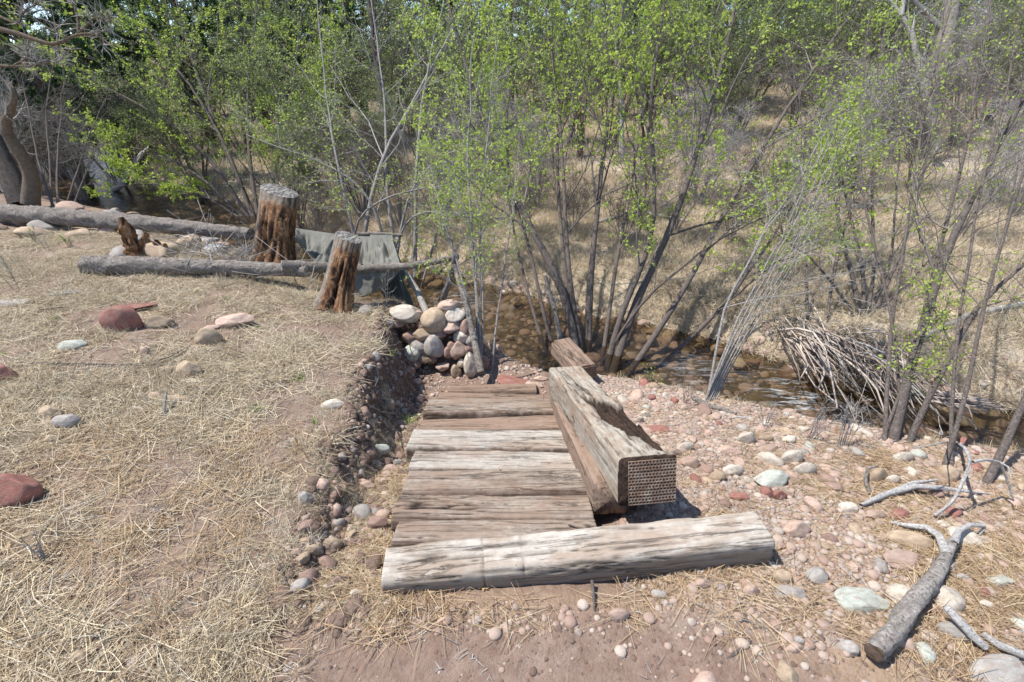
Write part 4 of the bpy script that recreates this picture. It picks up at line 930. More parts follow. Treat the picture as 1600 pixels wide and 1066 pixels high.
def d_bed(x, y): return (y > yn(x) - .35) & (y < yf(x) + .5)
x, y = sample(16000, -3, 5.5, 1.5, 8, lambda x, y: d_bed(x, y) * .6); put('creek_pebbles', x, y, PEB_SET, 8, lambda n: np.clip(RNG.lognormal(math.log(.020), .7, n), .006, .10), 'cobbles and pebbles on the creek bed and its margins', 'pebbles', -.005, .5)
x, y = sample(5000, -22, -3, 6, 24, lambda x, y: d_bed(x, y) * .8); put('upstream_pebbles', x, y, PEB_SET, 8, lambda n: np.clip(RNG.lognormal(math.log(.07), .5, n), .03, .2), 'rocks along the creek upstream', 'rocks', -.01, .5)

# ------------------------------------------------------------------ logs, stumps, poles
def log_mesh(name, pts, rads, mat, K=60, sides=28, rough=.012, seed=1, knots=0):
    P = resample(pts, K); R = np.interp(np.linspace(0, 1, K), np.linspace(0, 1, len(rads)), rads)
    V, F, _ = tubes(P[None], R[None], sides)
    V = V.reshape(K, sides, 3); C = P[:, None]; n = nrm(V - C); d = np.linalg.norm(np.diff(P, axis=0), axis=1).sum()
    t = np.linspace(0, d, K)[:, None] + 0 * V[..., 0]; a = np.arange(sides)[None] / sides * 2 * PI + 0 * t
    r0 = R[:, None]
    nn = fbm(t * 9 + seed * 7, np.cos(a) * 2.2 + 5, np.sin(a) * 2.2, 4, seed, .6) - .5
    rd = np.abs(fbm(t * 14 + seed, np.cos(a) * 4 + 5, np.sin(a) * 4, 3, seed + 5, .6) - .5)
    V = V + n * (nn * rough * 2.6 + rough * .25 - rd * rough * 2.6)[..., None] * np.clip(r0 / .06, .3, 2)[..., None]
    idx = np.arange(K * sides).reshape(K, sides)
    caps = []
    Vf = V.reshape(-1, 3)
    return make_mesh(name, Vf, F, mat), P, R, V
def end_disc(ring, center, outward, name, mat, parent, off=.003):
    ring = ring + np.array(outward) * 0; c = ring.mean(0); n = len(ring)
    rr = [c + (ring - c) * s + np.array(outward) * off * (1 if s < .99 else .0) for s in (1.0, .93, .6, .3)]
    V = np.vstack(rr + [[c + np.array(outward) * off]]); F = []
    for k in range(3):
        a = k * n; F += [(a + i, a + (i + 1) % n, a + n + (i + 1) % n, a + n + i) for i in range(n)]
    T = [(3 * n + i, 3 * n + (i + 1) % n, 4 * n) for i in range(n)]
    V[n:] += (fbm(V[n:, 0] * 40, V[n:, 1] * 40, V[n:, 2] * 40, 3, 4)[:, None] - .5) * .008
    V0 = V.mean(0); z = Vector(outward); m = z.to_track_quat('Z', 'Y').to_matrix(); Vl = (V - V0) @ np.array(m)
    o = obj(name, make_mesh(name, Vl, [np.array(F), np.array(T)], mat), None); mw = m.to_4x4(); mw.translation = Vector(V0)
    o.parent = parent; o.matrix_parent_inverse = parent.matrix_basis.inverted(); o.matrix_basis = mw
    return o
def local(o_me, loc):
    o_me.transform(Matrix.Translation(-Vector(loc)))
def log(name, label, cat, pts, rads, mat, cuts=(True, True), cutmat='cut', group=None, **kw):
    me, P, R, V = log_mesh(name, pts, rads, M[mat], **kw); loc = P[0]; local(me, loc)
    root = empty(name, loc); tag(root, label, cat, group); obj('bark', me, root)
    for i, c in ((0, cuts[0]), (-1, cuts[1])):
        if c:
            out = nrm(P[0] - P[1]) if i == 0 else nrm(P[-1] - P[-2]); end_disc(V[i], P[i], out, 'cut_face', M[cutmat], root)
    return root
def gpt(px, py, up=0.0): q = G(px, py)[0].copy(); q[2] += up; return q
a0_ = PZ(-140, 322, .13); a1_ = PZ(80, 338, .14); a2_ = PZ(250, 352, .10); a3_ = PZ(392, 366, .04)
log('long_log', 'long grey fallen log reaching in from the left edge behind the rotten stump', 'log', [a0_, a1_, a2_, a3_], [.125, .12, .11, .075], 'bark_grey', (True, True), K=150, rough=.014, seed=3)
b0 = PZ(134, 415, .15); b1 = PZ(260, 416, .14); b2 = PZ(380, 419, .12); b3 = PZ(480, 424, .13)
log('sawn_log', 'shorter sawn log with a pale round end facing left, in front of the rotten stump', 'log', [b0, b1, b2, b3], [.10, .085, .07, .055], 'bark_grey', (True, True), 'cut_pale', K=110, rough=.012, seed=5)
c0 = PZ(440, 416, .20); c1 = PD(560, 420, 4.95); c2 = PD(640, 416, 4.8); c3 = PD(700, 405, 4.7); c4 = PD(716, 401, 4.68)
log('horizontal_pole', 'thin grey pole running from between the two stumps to the crossed posts', 'pole', [c0, c1, c2, c3, c4], [.055, .05, .045, .034, .028], 'bark_grey', K=100, sides=16, rough=.008, seed=7)
def post(name, label, p0, p1, r0, r1, mat, seed, group=None):
    P0 = PD(*p0); P1 = PD(*p1); mid = (P0 + P1) / 2 + np.array([.02, 0, .01])
    return log(name, label, 'pole', [P0, mid, P1], [r0, (r0 + r1) / 2, r1], mat, K=40, sides=12, rough=.006, seed=seed, group=group)
post('crossed_post', 'grey crossed post leaning right, left one under the tip of the pole', (690, 472, 4.95), (712, 398, 4.62), .04, .026, 'bark_grey', 11)
post('crossed_post', 'grey crossed post leaning left, right one ending beside the dry wall', (752, 582, 4.25), (705, 398, 4.72), .034, .024, 'bark_grey', 12)
post('leaning_pole', 'bare pole leaning down behind the dry wall from the right corner of the tarp', (668, 492, 4.75), (632, 424, 5.3), .035, .030, 'bark_pale', 13)
post('ridge_pole', 'thin stick carrying the top edge of the tarp', (628, 368, 6.2), (560, 366, 6.2), .022, .03, 'bark_grey', 14)

def stump(name, label, base_px, base_D, top_px, top_D, r0, r1, tilt, greyside, seed):
    B = PD(*base_px, base_D); B[2] = hz(B[0], B[1]) - .05; T = PD(*top_px, top_D)
    K, S = 60, 64; t = np.linspace(0, 1, K); P = B[None] * (1 - t)[:, None] + T[None] * t[:, None]
    R = r1 + (r0 - r1) * (1 - t) ** 1.3
    V, F, _ = tubes(P[None], R[None], S); V = V.reshape(K, S, 3); n = nrm(V - P[:, None]); tt = t[:, None] + 0 * V[..., 0]
    az_ = np.arctan2(n[..., 1], n[..., 0]); H = np.linalg.norm(T - B)
    c, s = np.cos(az_), np.sin(az_)
    # strip of bare wood facing the camera and right; the rest keeps grey wood
    face = sstep(greyside - .55, greyside + .1, np.cos(az_ - math.radians(-52)))
    n1 = fbm(c * 3.6 + seed + .5 * vnoise(tt * 4, az_ * 2), s * 3.6, tt * H * .9, 5, seed, .66); n2 = fbm(c * 11 + seed, s * 11, tt * H * .9, 4, seed + 3, .6)
    gro = np.exp(-((n2 - .47) / .05) ** 2); low = sstep(.85, .45, tt)
    pit = sstep(.56, .68, n1) * face * low
    V = V + n * (.03 * (n1 - .5) - gro * .022 * (.3 + face) * (.2 + .8 * low) - pit * .055 - face * .012 * low)[..., None]
    # root flare
    fl = (1 - tt) ** 7 * .04 * (.5 + np.abs(np.sin(az_ * 2.5 + seed))); V = V + n * fl[..., None]
    V[-1, :, 2] += tilt[0] * (V[-1, :, 0] - T[0]) + tilt[1] * (V[-1, :, 1] - T[1])
    for k in range(1, 26):
        w = 1 - k / 26; V[-1 - k, :, 2] += w * (tilt[0] * (V[-1 - k, :, 0] - P[-1 - k, 0]) + tilt[1] * (V[-1 - k, :, 1] - P[-1 - k, 1]))
    grey = np.clip(1 - face + .8 * sstep(.80, .93, tt + .12 * (n1 - .5)), 0, 1); crack = np.clip(gro * .9 * (.3 + .7 * face) + pit * .75, 0, 1)
    Vf = V.reshape(-1, 3) - B
    root = empty(name, B); tag(root, label, 'stump')
    obj('trunk', make_mesh('trunk', Vf, F, M['stump'], attrs=dict(grey=grey.ravel(), crack=crack.ravel())), root)
    ring = V[-1]; nv = np.cross(ring[S // 4] - ring[0], ring[S // 2] - ring[0]); nv = nrm(nv[None])[0]; nv = nv * np.sign(nv[2])
    end_disc(ring, T, nv, 'cut_face', M['cut'], root, .006)
stump('tree_stump', 'taller stump with a slanted grey cut top and orange bare wood, left of the tarp', (424, 412), 5.25, (437, 298), 5.35, .235, .19, (-.28, .70), .25, 3)
stump('tree_stump', 'shorter rotten stump leaning right in front of the grey tarp', (520, 476), 4.32, (545, 371), 4.42, .165, .118, (-.20, .75), .35, 9)
# broken rotten stump between the logs: splintered pieces
rb = gpt(215, 398); rt = empty('rotten_stump', rb); tag(rt, 'broken orange rotten stump crumbling between the two fallen logs', 'stump')
for i, (dx, dy, h_, r_, ln) in enumerate([(0, 0, .42, .09, -.05), (.10, .04, .24, .07, .2), (.22, .0, .17, .06, .3), (-.06, .06, .22, .06, -.2), (.32, -.02, .13, .05, .4)]):
    pts = np.array([[dx, dy, -.04], [dx + ln * h_ * .4, dy, h_ * .55], [dx + ln * h_, dy, h_]])
    me, P, R, V = log_mesh('splinter', pts, [r_ * 1.2, r_, r_ * .7, r_ * .25], M['stump'], K=24, sides=18, rough=.05, seed=30 + i); obj('splinter', me, rt)

# tarp draped over the stick
def tarp():
    def grid(c00, c10, c01, c11, nu, nv, sag, fold, seed, dirn):
        u = np.linspace(0, 1, nu)[:, None]; v = np.linspace(0, 1, nv)[None]
        P = (c00[None, None] * ((1-u)*(1-v))[..., None] + c10[None, None] * (u*(1-v))[..., None] + c01[None, None] * ((1-u)*v)[..., None] + c11[None, None] * (u*v)[..., None])
        P[..., 2] -= sag * (u * (1 - u) * 4 * v * (1 - v) * 4)
        f = fold * (fbm(u * 9 + seed, v * 1.6 + 0 * u, seed=seed, octv=3) - .5) * sstep(0, .35, v) + .035 * (fbm(u * 3, v * 4, seed=seed + 2) - .5) * np.sqrt(v * 1.0)
        P = P + f[..., None] * np.array(dirn)
        return P
    A = PD(462, 357, 6.15); B = PD(532, 367, 6.2); Cc = PD(612, 369, 6.2)
    L0 = PD(470, 385, 5.35); L1 = PD(500, 418, 5.05); L2 = PD(560, 425, 4.98); L3 = PD(628, 420, 4.85)
    Hm = PD(560, 476, 5.0); Hn = PD(548, 470, 4.9)
    P1 = grid(A, B, PD(462, 376, 5.5), L1, 40, 30, .14, .16, 1, (0, -.3, .9))
    P2 = grid(B, Cc, L1, L3, 90, 50, .16, .34, 2, (0, -.4, .8))
    P3 = grid(L1, L3, Hn, PD(600, 452, 5.0), 40, 26, .0, .07, 3, (0, 1, .2))
    P4 = grid(PD(578, 367, 6.15), PD(613, 368, 6.15), PD(600, 470, 5.2), PD(645, 482, 5.15), 70, 60, .0, .55, 4, (.5, -.8, 0))
    Vs, Fs, o = [], [], 0
    for P in (P1, P2, P3, P4):
        nu, nv = P.shape[:2]; idx = np.arange(nu * nv).reshape(nu, nv) + o
        Fs.append(np.stack([idx[:-1, :-1], idx[1:, :-1], idx[1:, 1:], idx[:-1, 1:]], -1).reshape(-1, 4)); Vs.append(P.reshape(-1, 3)); o += nu * nv
    V = np.concatenate(Vs); me = make_mesh('tarp', V, Fs, M['tarp']); local(me, V.mean(0))
    o_ = obj('tarp', me, None, V.mean(0)); s = o_.modifiers.new('thickness', 'SOLIDIFY'); s.thickness = .004
    tag(o_, 'grey canvas tarp draped over a stick above the creek behind the shorter stump', 'tarp')
tarp()

# ------------------------------------------------------------------ branching plants
def children_of(P, R, per, tmin, tmax, ang, lenf, K, up, wob, r, rmin=.0012, rfac=.55, Lfix=None, taper=.25):
    N, KP, _ = P.shape; n = N * per; pi = np.repeat(np.arange(N), per)
    t = tmin + (tmax - tmin) * (np.tile(np.arange(per), N) + r.random(n)) / per
    f = t * (KP - 1); i = np.minimum(f.astype(int), KP - 2); w = (f - i)[:, None]
    base = P[pi, i] * (1 - w) + P[pi, i + 1] * w; T = nrm(P[pi, i + 1] - P[pi, i]); rad = R[pi, i] * (1 - w[:, 0]) + R[pi, i + 1] * w[:, 0]
    plen = np.linalg.norm(np.diff(P, axis=1), axis=2).sum(1)[pi]
    q = r.normal(size=(n, 3)); q = nrm(q - (q * T).sum(1, keepdims=True) * T); a = r.uniform(ang[0], ang[1], n)[:, None]
    d = nrm(T * np.cos(a) + q * np.sin(a) + np.array([0, 0, up * .5]))
    L = (plen * r.uniform(lenf[0], lenf[1], n) * (1.15 - .6 * t)) if Lfix is None else r.uniform(*Lfix, n)
    C = np.empty((n, K, 3)); C[:, 0] = base
    for k in range(1, K):
        d = nrm(d + r.normal(size=(n, 3)) * wob + np.array([0, 0, up / K])); C[:, k] = C[:, k - 1] + d * (L / (K - 1))[:, None]
    r0 = np.maximum(rad * rfac, rmin)[:, None]
    return C, r0 * np.linspace(1, taper, K)[None]
def leaves_on(P, per, size, r, jitter=.02, tmin=.15, clump=1):
    N, K, _ = P.shape; n = N * per; pi = np.repeat(np.arange(N), per); t = tmin + (1 - tmin) * r.random(n); f = t * (K - 1); i = np.minimum(f.astype(int), K - 2); w = (f - i)[:, None]
    c = P[pi, i] * (1 - w) + P[pi, i + 1] * w
    c = np.repeat(c, clump, 0); n = len(c)
    d = nrm(r.normal(size=(n, 3)) + np.array([0, 0, .35])); s = nrm(np.cross(d, r.normal(size=(n, 3)))); L = (size * r.uniform(.55, 1.3, n))[:, None]
    c = c + r.normal(size=(n, 3)) * jitter * .5; nn = np.cross(d, s)
    A = c; B = c + d * L * .5 + s * L * .33 + nn * L * .08; Cc = c + d * L; D = c + d * L * .5 - s * L * .33 + nn * L * .08
    V = np.stack([A, B, Cc, D], 1).reshape(-1, 3); idx = np.arange(4 * n).reshape(n, 4)
    return V, [idx[:, [0, 1, 2]], idx[:, [0, 2, 3]]], np.repeat(np.clip(r.normal(.5, .25, n), 0, 1), 4)

def shrub_from(root_name, label, cat, base, mains, radii, seed, stem_mat, twig_mat, leaf_mat, br=7, tw=8, tw2=4, leaf=3, lsize=.028, lclump=1, group=None, br_t=(.25, .97),
               lenf=(.28, .5), lmin=0.0, up=.25, K=14, twlen=(.3, .6), tw2len=(.06, .2), stem_part='stem', twr=.0016, lkeep=None):
    r = np.random.default_rng(seed); base = np.array(base, float)
    P = np.stack([resample(m, K) for m in mains]); wobn = (np.stack([fbm(P[..., 0] * 5 + s_ * 9, P[..., 2] * 4 + np.arange(len(P))[:, None] * 3, P[..., 1] * 5, 2, seed + s_) - .5 for s_ in range(3)], -1)) * .09
    wobn[:, 0] = 0; P = P + wobn * np.linspace(0, 1, K)[None, :, None]
    tt = np.linspace(0, 1, K); R = np.array(radii)[:, None] * (1 - .82 * tt)[None] + np.minimum(.002, .25 * np.array(radii))[:, None]
    root = empty(root_name, base); tag(root, label, cat, group)
    for i in range(len(P)):
        V, F, rr = tubes((P[i:i+1] - base), R[i:i+1], 8); obj(stem_part, make_mesh(stem_part, V, F, stem_mat, attrs=dict(rnd=rr)), root)
    C1, R1 = children_of(P, R, br, br_t[0], br_t[1], (.35, .95), lenf, 7, up, .16, r, .0025, .40)
    C2, R2 = children_of(C1, R1, tw, .15, 1.0, (.35, 1.0), twlen, 5, up * .6, .2, r, .002, .6)
    parts = [tubes(C1 - base, R1, 5), tubes(C2 - base, R2, 3)]; src = [C2]
    if tw2:
        C3, R3 = children_of(C2, R2, tw2, .2, 1.0, (.4, 1.1), None, 3, up * .4, .22, r, twr, .7, Lfix=tw2len); parts.append(tubes(C3 - base, R3, 3)); src.append(C3)
    V, F, rr = join(parts); tag(obj('twigs', make_mesh('twigs', V, F, twig_mat, attrs=dict(rnd=rr)), root), kind='stuff')
    if leaf:
        L = []
        for s_, pr in zip(src, (leaf, leaf)):
            s2 = s_
            if lkeep is not None: s2 = s_[lkeep(s_[:, -1], r)]
            if lmin: s2 = s2[s2[:, -1, 2] > lmin]
            if len(s2): L.append(leaves_on(s2 - base, pr, lsize, r, clump=lclump))
        V, F, rr = join(L); tag(obj('foliage', make_mesh('foliage', V, F, leaf_mat, smooth=False, attrs=dict(rnd=rr)), root), kind='stuff')
    return root

def stempath(px_pts, D0, D1, base=None, ext=0.8):
    n = len(px_pts); P = [PD(x, y, D0 + (D1 - D0) * i / (n - 1)) for i, (x, y) in enumerate(px_pts)]
    if base is not None: P[0] = base
    if ext: d = nrm((P[-1] - P[-2])[None])[0]; P.append(P[-1] + (d + np.array([0, 0, .15])) * ext)
    return P
def clump(name, label, base_px, stems, seed, **kw):
    mains, rad = [], []; Db = kw.pop('Dbase', None) or G(*base_px)[1]; wk = kw.pop('wk', .72)
    for (pts, D0, D1, w, ext) in stems:
        Dq = G(*pts[0])[1]; D0 = Dq if abs(Dq / Db - 1) < .10 else Db; w = w * wk
        q, D = G(*pts[0]); q = PD(*pts[0], D0 if D0 else D); q[2] = min(q[2], hz(q[0], q[1])) - .03
        d0 = D0 if D0 else D
        mains.append(stempath(pts, d0, d0 + D1, q, ext)); rad.append(w / 2 / FPX * d0)
    b = G(*base_px)[0]
    return shrub_from(name, label, 'shrub', b, mains, rad, seed, **kw)

clump('alder_clump', 'big many stemmed alder clump with spring leaves growing from the water edge behind the beam', (920, 572), [
    ([(903,562),(897,500),(872,425),(820,345),(785,262),(755,190),(715,60)], 4.45, .5, 19, .9),
    ([(912,560),(888,440),(882,330),(880,240),(868,110),(850,0)], 4.5, .9, 12, .9),
    ([(905,556),(885,470),(876,350),(868,250),(880,130),(905,0)], 4.6, 1.3, 11, .9),
    ([(920,555),(920,440),(937,300),(945,210),(965,90),(975,0)], 4.6, .7, 15, .9),
    ([(948,578),(960,500),(1005,420),(1032,352),(1022,270),(1010,180),(1030,60)], 4.35, -.1, 14, .9),
    ([(958,580),(985,480),(1030,400),(1070,310),(1095,220),(1130,100),(1150,0)], 4.35, .4, 19, .9),
    ([(975,590),(1045,500),(1095,400),(1145,310),(1185,240),(1260,120),(1330,20)], 4.2, .5, 14, .8),
    ([(985,600),(1055,555),(1110,500),(1165,440),(1230,330),(1300,230)], 4.15, .2, 11, .5),
    ([(940,570),(955,470),(965,380),(990,290),(1000,180),(1020,40)], 4.5, 1.2, 9, .8),
    ([(870,560),(845,480),(830,390),(800,300),(760,230),(690,130)], 4.6, .7, 8, .6),
    ([(855,552),(825,470),(812,400),(795,330),(790,210),(800,70)], 4.7, 1.0, 7, .8),
    ([(935,575),(1000,470),(1060,420),(1140,360),(1220,330),(1310,270)], 4.3, -.7, 6, .4)],
    21, stem_mat=M['stem_dark'], twig_mat=M['twig_brown'], leaf_mat=M['leaf'], br=10, tw=10, tw2=4, leaf=2, lsize=.034, lclump=3, lmin=.15, lenf=(.2, .42))
clump('willow_clump', 'leafy willow clump on the gravel crest at the right, nearest shrub to the driftwood', (1410, 695), [
    ([(1396,694),(1423,560),(1465,440),(1493,350),(1545,255),(1620,120)], 2.75, .6, 20, .9),
    ([(1420,694),(1440,640),(1495,535),(1545,455),(1585,420),(1680,340)], 2.75, .2, 12, .6),
    ([(1385,694),(1385,560),(1400,450),(1425,330),(1440,200),(1470,60)], 2.9, .9, 8, .8),
    ([(1405,690),(1420,600),(1450,450),(1500,280),(1530,130),(1545,0)], 2.95, 1.0, 10, .9),
    ([(1410,690),(1408,560),(1380,430),(1350,330),(1340,200),(1350,90)], 2.9, .8, 6, .6),
    ([(1378,690),(1395,640),(1412,600),(1440,520)], 2.8, .1, 7, .2)],
    33, stem_mat=M['stem_dark'], twig_mat=M['twig_brown'], leaf_mat=M['leaf'], br=8, tw=8, tw2=3, leaf=3, lsize=.022, lmin=.0, lenf=(.2, .4), twr=.0012)
clump('willow_clump', 'thin stemmed willow leaning right at the right edge of the picture beyond the driftwood', (1520, 740), [
    ([(1475,735),(1500,670),(1530,510),(1560,390),(1595,295),(1640,120)], 2.7, .5, 9, .8),
    ([(1540,760),(1580,680),(1610,600),(1680,480)], 2.5, .3, 16, .6),
    ([(1490,735),(1480,600),(1510,440),(1530,300),(1580,120),(1590,0)], 3.0, .9, 7, .8)],
    35, stem_mat=M['stem_dark'], twig_mat=M['twig_brown'], leaf_mat=M['leaf'], br=7, tw=8, tw2=3, leaf=2, lsize=.020, lmin=.0, lenf=(.25, .45), twr=.0012)
clump('grey_willow', 'bundle of bare silvery stems leaning right over the dark water', (1108, 628), [
    ([(1100+i*3,630),(1120+i*4,580-i*2),(1150+i*7,500),(1192+i*10,430-i*5),(1232+i*15,350-i*12),(1270+i*20,270-i*22)], 3.75, .1 + .16*i, 5.6 - i*.5, .3) for i in range(6)]
    + [([(1104,630),(1118,560),(1130,480),(1190,370),(1260,260)], 3.8, .2, 7, .3)],
    37, wk=.55, stem_mat=M['stem_grey'], twig_mat=M['twig_grey'], leaf_mat=M['leaf'], br=6, tw=6, tw2=3, leaf=1, lsize=.018, lmin=.7, lenf=(.2, .4))
clump('grey_sapling', 'cluster of thin silvery upright stems at the right end of the dry wall', (752, 584), [
    ([(745,584),(748,500),(738,400),(734,300),(728,230),(735,120)], 4.05, .2, 6, .4),
    ([(750,584),(757,480),(748,360),(757,240),(770,130)], 4.05, .3, 5, .4),
    ([(747,584),(752,520),(742,460),(745,370),(715,300)], 4.1, .1, 5, .3),
    ([(768,582),(775,500),(790,420),(800,330),(810,240)], 4.1, .4, 4, .3),
    ([(752,584),(735,480),(712,400),(690,330),(680,290)], 4.1, .1, 5, .3)],
    39, stem_mat=M['stem_grey'], twig_mat=M['twig_grey'], leaf_mat=M['leaf'], br=9, tw=7, tw2=3, leaf=3, lsize=.028, lmin=.15, lenf=(.15, .4))
clump('leafy_shrub', 'dense bright green spring shrub behind the taller stump at the left', (400, 345), [
    ([(400,350),(370,270),(330,180),(290,60),(275,0)], 7.4, .8, 12, 1.2),
    ([(395,350),(340,260),(270,190),(190,150),(120,110)], 7.4, 0, 9, .5),
    ([(405,350),(390,260),(385,150),(400,30)], 7.6, .6, 10, 1.2),
    ([(390,350),(330,290),(260,240),(180,225)], 7.3, 0, 7, .3),
    ([(410,350),(430,270),(455,160),(470,40)], 7.5, .8, 9, 1.2),
    ([(398,350),(355,230),(310,150),(240,60)], 7.6, .4, 9, .8),
    ([(415,350),(460,280),(500,200),(530,90)], 7.6, .9, 8, .8),
    ([(392,350),(310,300),(235,285),(200,290)], 7.2, -.2, 6, .3),
    ([(400,350),(420,300),(450,240),(480,200)], 7.2, -.4, 6, .6)],
    41, stem_mat=M['stem_dark'], twig_mat=M['twig_brown'], leaf_mat=M['leaf'], br=9, tw=9, tw2=4, leaf=8, lsize=.050, lmin=-.5, lenf=(.25, .5), twr=.0025)
clump('grey_tangle', 'tangle of bare grey twigs with few leaves rising behind the tarp', (590, 355), [
    ([(540,365),(590,250),(640,170),(700,60),(730,0)], 7.0, 1.0, 9, .8),
    ([(560,368),(530,270),(510,160),(500,50)], 7.2, .6, 6, .8),
    ([(600,370),(640,280),(720,230),(800,190)], 6.6, 0, 6, .4),
    ([(610,372),(580,300),(500,250),(430,230)], 6.8, 0, 6, .4),
    ([(640,375),(650,260),(660,140),(690,20)], 7.0, .8, 8, .8),
    ([(650,385),(700,300),(760,270),(820,250)], 6.4, -.2, 5, .3),
    ([(620,372),(600,290),(605,190),(590,70)], 7.2, .9, 7, .8),
    ([(580,368),(640,330),(700,330),(780,340)], 6.4, -.3, 5, .2),
    ([(520,360),(560,330),(620,300),(700,290)], 6.8, -.3, 5, .3)],
    43, Dbase=7.0, wk=.85, stem_mat=M['stem_grey'], twig_mat=M['twig_grey'], leaf_mat=M['leaf'], br=9, tw=8, tw2=4, leaf=2, lsize=.034, lmin=.0, lenf=(.2, .5), twr=.0025)
clump('bare_shrub', 'dark bare shrub with thin upright stems on the bank at the far left', (95, 330), [
    ([(90,325),(88,260),(95,190),(100,120)], 7.6, 1.0, 5, .3), ([(84,325),(60,260),(50,200),(40,140)], 7.6, .6, 5, .3), ([(100,325),(120,270),(135,220),(160,170)], 7.6, .6, 4, .3),
    ([(80,325),(78,250),(70,170),(90,60)], 7.8, 1, 4, .3), ([(112,325),(130,280),(150,240)], 7.4, .3, 4, .2)],
    45, stem_mat=M['stem_dark'], twig_mat=M['twig_brown'], leaf_mat=M['leaf'], br=8, tw=7, tw2=4, leaf=0, lenf=(.2, .5), twr=.0025)
clump('dark_willow', 'bare dark stemmed willow rooted in the brush pile on the far bank', (1345, 495), [
    ([(1345,495),(1335,430),(1310,370),(1308,280),(1325,180)], 5.6, .5, 10, .6), ([(1350,495),(1352,420),(1330,350),(1318,290),(1290,190)], 5.7, .8, 8, .6),
    ([(1355,495),(1370,420),(1360,340),(1365,230),(1385,130)], 5.8, .8, 8, .6), ([(1362,495),(1400,420),(1430,330),(1450,240)], 5.6, .5, 7, .6),
    ([(1340,495),(1300,440),(1265,400),(1220,370)], 5.5, 0, 6, .3), ([(1265,545),(1262,470),(1258,400),(1275,300)], 5.0, .6, 8, .5), ([(1290,530),(1300,430),(1320,360),(1340,270)], 5.2, .8, 7, .5),
    ([(1360,495),(1420,440),(1480,380),(1530,330)], 5.4, .2, 6, .4), ([(1352,495),(1385,440),(1395,380),(1405,260)], 5.6, .4, 7, .5)],
    47, stem_mat=M['stem_dark'], twig_mat=M['twig_brown'], leaf_mat=M['leaf'], br=8, tw=7, tw2=3, leaf=1, lsize=.022, lmin=-.2, lenf=(.2, .45), twr=.002, lkeep=lambda p, r: r.random(len(p)) < .4)

# generic shrubs and trees, built once in a few shapes and copied
def free_shrub(name, label, seed, H, n, spread, stem_mat, twig_mat, leaf_mat, leaf, lsize, rad=.03, **kw):
    r = np.random.default_rng(seed); mains = []
    for i in range(n):
        a = r.random() * 2 * PI; s = spread * r.random() ** .6; h = H * r.uniform(.7, 1.0)
        d = np.array([math.cos(a), math.sin(a), 0]); b = d * .12 * r.random()
        mains.append([b, b + d * s * .25 * h + [0, 0, h * .35], b + d * s * .6 * h + [0, 0, h * .7], b + d * s * h + [0, 0, h]])
    return shrub_from(name, label, 'shrub', (0, 0, 0), mains, [rad * r.uniform(.6, 1.1) for _ in range(n)], seed, stem_mat, twig_mat, leaf_mat, leaf=leaf, lsize=lsize, K=10, **kw)
def place(o, x, y, s, rz, label, group=None, sz=1.0, dz=-.05):
    o.location = (x, y, hz(x, y) + dz); o.scale = (s, s, s * sz); o.rotation_euler = (0, 0, rz); o['label'] = label
    if group: o['group'] = group
def px_xy(px, y): # world x for a column px at forward distance y, ground level about 0
    return (px - 800) / FPX * (y * CT + (CAMH) * ST)

S_LEAF = [free_shrub('green_shrub', 'x', 60 + i, 3.6, 8, .55, M['stem_dark'], M['twig_brown'], M['leaf_far'], 3, .050, br=9, tw=7, tw2=4, lenf=(.25, .5), twr=.004, tw2len=(.1, .3)) for i in range(3)]
S_BARE = [free_shrub('bare_grey_shrub', 'x', 70 + i, 2.6, 9, .6, M['stem_grey'], M['twig_grey' if i else 'twig_brown'], M['leaf'], 0, .04, .018, br=8, tw=7, tw2=5, lenf=(.25, .5), twr=.004, tw2len=(.1, .3)) for i in range(2)]
rr_ = np.random.default_rng(99)
LEAFY = [(450,9.8,.72),(560,9.6,.6),(300,12.5,.8),(210,15,.7),(480,12,.9),(600,13,.9),(700,12.5,.8),(740,15,1.0),(830,13.5,.85),(880,16,1.1),(950,14.5,1.0),(1010,16,1.1),(1090,15,1.0),(1150,16.5,1.0),(1230,15.5,1.0),
  (1300,17,1.1),(1370,15.5,1.05),(1440,18,1.1),(1520,15.5,1.05),(1600,12,.8),(170,19,.9),(380,17,1.2),(520,18,1.3),(640,19,1.3),(760,20,1.3),(880,21,1.4),(1000,22,1.4),(1120,20,1.4),(1240,22,1.5),
  (1380,23,1.4),(1500,21,1.3),(1620,19,1.3),(330,22,1.3),(60,17,.9),(250,24,1.4),(700,16,1.1),(1050,17.5,1.2),(1560,17.5,1.2),(440,21,1.3)]
LMK = [(-20, 'the left edge'), (60, 'the gnarled oak'), (130, 'the root snag'), (215, 'the rotten stump'), (320, 'the twig heap'), (437, 'the taller stump'), (545, 'the shorter stump'), (615, 'the tarp corner'), (705, 'the crossed posts'), (775, 'the steps'),
    (860, 'the far end of the beam'), (935, 'the alder roots'), (1010, 'the beam end plate'), (1108, 'the grey willow'), (1200, 'the right end of the front timber'), (1270, 'the left end of the brush pile'), (1345, 'the brush pile'), (1410, 'the right willow'), (1500, 'the leaning tree foot'), (1600, 'the right edge')]
LM = lambda px: min(LMK, key=lambda l: abs(l[0] - px))[1]
PLACE_W = lambda px: 'far left' if px < 250 else 'left' if px < 560 else 'middle' if px < 1040 else 'right' if px < 1350 else 'far right'
for k, (px, y, s) in enumerate(LEAFY):
    pr_ = S_LEAF[k % 3]; o = pr_ if k < 3 else copy_tree(pr_)
    ring = 'nearest row' if y < 13 else 'middle row' if y < 18 else 'back row'
    place(o, px_xy(px, y), y, s * rr_.uniform(.9, 1.1), rr_.random() * 6.3, f'green leafed thicket shrub, {ring}, straight above {LM(px)}', f'leafy shrubs of the thicket, {ring}')
